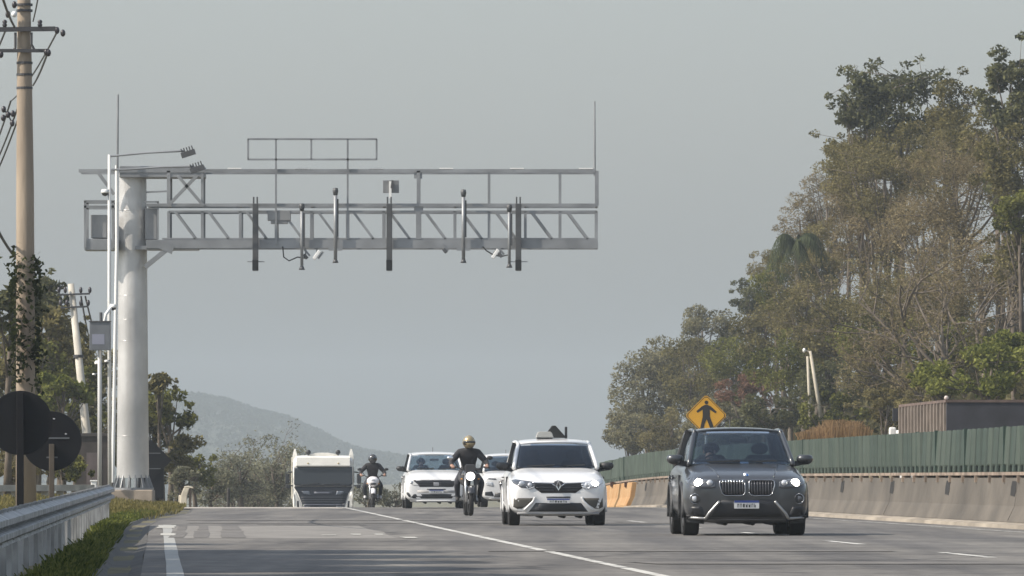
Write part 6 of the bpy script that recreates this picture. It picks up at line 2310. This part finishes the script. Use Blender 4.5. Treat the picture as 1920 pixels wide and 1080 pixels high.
    for i in range(n):
        px = 1500 + 125 * rng.beta(2.2, 1.8)
        yy = Y + rng.uniform(-3, 4)
        x = (px - 960) / F * yy
        z = zground(x, yy)
        env = 0.85 * math.sin(math.pi * min(1, max(0, (px - 1495) / 135)) ** 1.7) * (0.62 + 0.6 * noise.noise((px * 0.06, 0, 0)) + 0.3 * noise.noise((px * 0.2, 4, 0)))
        zt = P(0, 812, yy).z + (812 - 768) / F * yy * env * rng.uniform(0.5, 1.05)
        hgt = max(0.2, zt - z)
        lx, ly = rng.normal(0, 0.16, 2)
        b_ = zt - rng.uniform(0.4, 0.8)
        b_ = max(b_, z) if rng.random() > 0.5 else z
        V[i * 4] = (x - 0.02, yy, b_)
        V[i * 4 + 1] = (x + 0.02, yy, b_)
        V[i * 4 + 2] = (x + lx + 0.012, yy + ly, zt)
        V[i * 4 + 3] = (x + lx - 0.012, yy + ly, zt)
    o = link('dry_grass', npmesh('dry_grass', V, np.arange(n * 4).reshape(-1, 4)), leaf_mat('leaf_dry', *KINDS['dry'][:3]))
    struct(o, 'stuff')
    o['label'] = 'orange dry grass on the bank behind the fence'


def build_left_trees():
    g = 'trees behind the left verge'
    rows = [
        (70, 560, 60, 52, 275, 'dark', 0.24, 'dark tree top beside the creeper on the tall pole'),
        (140, 640, 44, 60, 280, 'olive', 0.2, 'olive crown just left of the leaning pole'),
        (15, 690, 60, 60, 250, 'olive', 0.2, 'olive crown at the left edge above the larger round sign'),
        (150, 780, 56, 40, 262, 'mid', 0.18, 'green bush above the brown hut'),
        (205, 800, 40, 60, 290, 'grey', 0.18, 'grey green crown right behind the lamp mast foot'),
        (40, 780, 70, 44, 240, 'green', 0.18, 'yellow green bush between the two round signs top'),
        (290, 800, 46, 66, 275, 'olive', 0.18, 'olive crown hugging the right side of the gantry column'),
        (12, 575, 62, 60, 205, 'dark', 0.24, 'dark leafy tree cut by the left picture edge behind the tall pole'),
        (92, 622, 56, 62, 262, 'olive', 0.22, 'olive tree right behind the tall utility pole'),
        (58, 706, 88, 74, 258, 'mid', 0.2, 'broad green tree above the round sign backs'),
        (118, 742, 66, 42, 248, 'green', 0.2, 'yellow green bush between the tall pole and the leaning pole'),
        (178, 700, 44, 74, 285, 'grey', 0.2, 'grey green tree between the leaning pole and the gantry column'),
        (22, 640, 70, 60, 266, 'mid', 0.2, 'mid green crown at the left edge above the other edge crowns'),
        (110, 690, 64, 56, 270, 'olive', 0.2, 'olive crown between the tall pole and the leaning pole'),
        (150, 715, 50, 46, 274, 'mid', 0.18, 'mid green crown touching the leaning pole'),
        (110, 800, 66, 44, 258, 'olive', 0.18, 'olive crown right above the smaller round sign'),
        (170, 760, 44, 60, 282, 'grey', 0.18, 'grey crown filling between leaning pole and lamp mast'),
        (190, 845, 40, 60, 284, 'mid', 0.18, 'green crown behind the hut and the lamp mast'),
        (300, 868, 46, 60, 276, 'olive', 0.18, 'olive crown behind the diamond sign back'),
        (365, 880, 40, 48, 280, 'mid', 0.16, 'green bush right of the tree beside the column'),
        (20, 872, 70, 40, 212, 'olbrown', 0.15, 'dense brown scrub under the larger round sign'),
        (118, 882, 60, 32, 222, 'mid', 0.15, 'dense scrub under the smaller round sign'),
        (60, 810, 80, 50, 262, 'olive', 0.18, 'olive crown filling between the two round signs'),
        (18, 842, 66, 60, 226, 'olbrown', 0.16, 'brown dry bush low behind the larger round sign'),
        (92, 872, 60, 36, 232, 'olbrown', 0.16, 'brown dry bush low behind the smaller round sign'),
        (318, 768, 52, 52, 270, 'mid', 0.2, 'leafy green tree right of the gantry column'),
        (300, 722, 30, 22, 268, 'olive', 0.2, 'small olive crown peeping over the tree right of the column'),
        (330, 850, 50, 54, 264, 'olive', 0.18, 'olive tree lower right of the gantry column'),
        (345, 915, 34, 36, 256, 'hazy', 0.16, 'grey bush behind the bent marker post'),
        (400, 916, 44, 40, 292, 'hazy', 0.15, 'hazy grey bush left of the dark stake'),
        (450, 896, 70, 62, 330, 'hazy', 0.16, 'hazy low bush right of the dark stake'),
        (512, 886, 58, 74, 336, 'hazy', 0.16, 'hazy brown bush beside the truck'),
        (690, 926, 44, 34, 345, 'hazy', 0.16, 'hazy bush behind the white motorcycle'),
        (745, 930, 40, 30, 352, 'hazy', 0.16, 'hazy bush between the white motorcycle and the white car'),
    ]
    for px, py, rx, rz, Y, kind, lf, lab in rows:
        tree(px, py, rx, rz, Y, kind, lab, g, leaf=lf, loose=0.15, dens=0.9)
    for i, (px, Y, ty, lab) in enumerate(((455, 345, 835, 'bare hazy twiggy tree above the crest left of its twin'), (505, 350, 818, 'taller bare hazy tree beside the truck'), (425, 352, 862, 'lowest bare hazy tree near the hill'), (535, 358, 850, 'bare hazy tree just behind the truck cab'))):
        bare_tree(px, 950, Y, ((px - 40, ty + 15, 1.0), (px + 5, ty, 1.0), (px + 45, ty + 12, 1.0), (px - 70, ty + 45, 0.9), (px + 70, ty + 45, 0.9)), lab, 'bare trees at the crest', BARKP, 40 + i, 4, 0.07, 'hazy', 5200, 0.15, 0.5)
    # roadside trees just outside the picture on the left; they shade the near lane and the rail
    names = ('first', 'second', 'third', 'fourth', 'fifth', 'sixth', 'seventh', 'eighth', 'ninth')
    for i in range(9):
        Y = 50 + i * 5.2
        X, Z, r = -12.3 - 0.045 * (Y - 50), 7.6, 3.3
        if i > 6:
            X, Z, r = X - 0.3, 6.2, 2.7
        lab = names[i] + ' roadside shade tree counted from the camera along the guard rail'
        k = F / Y
        tree(0, 0, r * k, r * 0.85 * k, Y, 'mid', lab, 'shade trees beside the guard rail', leaf=0.34, dens=5.0, clumps=70, X=X, Z=Z)


build_right_trees()
build_left_trees()


# ------------------------------------------------------------------ far hill and the hazy air
def build_hill():
    ridge = [(-260, 690), (0, 700), (200, 716), (330, 744), (390, 748), (440, 757), (480, 773), (540, 786), (590, 808), (640, 834), (690, 850), (740, 857), (820, 873), (960, 886), (1150, 890), (1500, 892)]
    Y = 3700.0

    def rz(px):
        for (a, b), (c, d) in zip(ridge, ridge[1:]):
            if a <= px <= c:
                return b + (d - b) * (px - a) / (c - a)
        return ridge[-1][1] if px > 0 else ridge[0][1]

    def surf(px, v):
        top = P(px, rz(px) + 5, Y)
        y = Y - 1000 + 2000 * v
        e = math.sin(math.pi * v) ** 0.7
        return Vector((top.x, y, -16 + (top.z + 16) * e + 1.8 * noise.noise((top.x * 0.008, y * 0.004, 3)) * e))
    mb = MB()
    mb.grid(lambda u, v: surf(-260 + 1760 * u, v), 200, 40)
    m = mat('hill_forest', (0.035, 0.042, 0.025), 0.95, c2=(0.07, 0.075, 0.045), vscale=0.03)
    o = mb.build('hill', m, smooth=True)
    struct(o)
    # the wood covering the hill, one far-off mass
    rng = np.random.default_rng(17)
    cen, rad = [], []
    for _ in range(5200):
        px = rng.uniform(200, 900) if rng.random() < 0.85 else rng.uniform(-250, 1450)
        v = rng.choice([rng.uniform(0.02, 0.5), rng.normal(0.47, 0.05)])
        p = surf(px, float(min(0.6, max(0.02, v))))
        r = rng.uniform(1.3, 3.2)
        cen.append((p.x, p.y, p.z + r * 0.35))
        rad.append(r)
    V = leaf_cloud(rng, cen, rad, 130000, 1.3, 0.7, 0.8)
    o = link('hill_wood', npmesh('hill_wood', V, np.arange(len(V)).reshape(-1, 4)), leaf_mat('leaf_far', (0.022, 0.028, 0.022), (0.07, 0.08, 0.055), 0.015))
    struct(o, 'stuff')
    o['label'] = 'far wood covering the hazy blue hill'


build_hill()


def build_haze():
    mb = MB().quadbox(-1400, 1400, -45, 5100, -30, 80)
    m = bpy.data.materials.new('haze_air')
    m.use_nodes = True
    nt = m.node_tree
    nt.nodes.clear()
    out = nt.nodes.new('ShaderNodeOutputMaterial')
    v = nt.nodes.new('ShaderNodeVolumePrincipled')
    v.inputs['Color'].default_value = (0.60, 0.665, 0.72, 1)
    v.inputs['Density'].default_value = 0.00029
    v.inputs['Anisotropy'].default_value = 0.25
    nt.links.new(v.outputs[0], out.inputs['Volume'])
    o = mb.build('haze', m)
    struct(o, 'stuff')
    o['label'] = 'thin pale haze filling the air over the road'


build_haze()
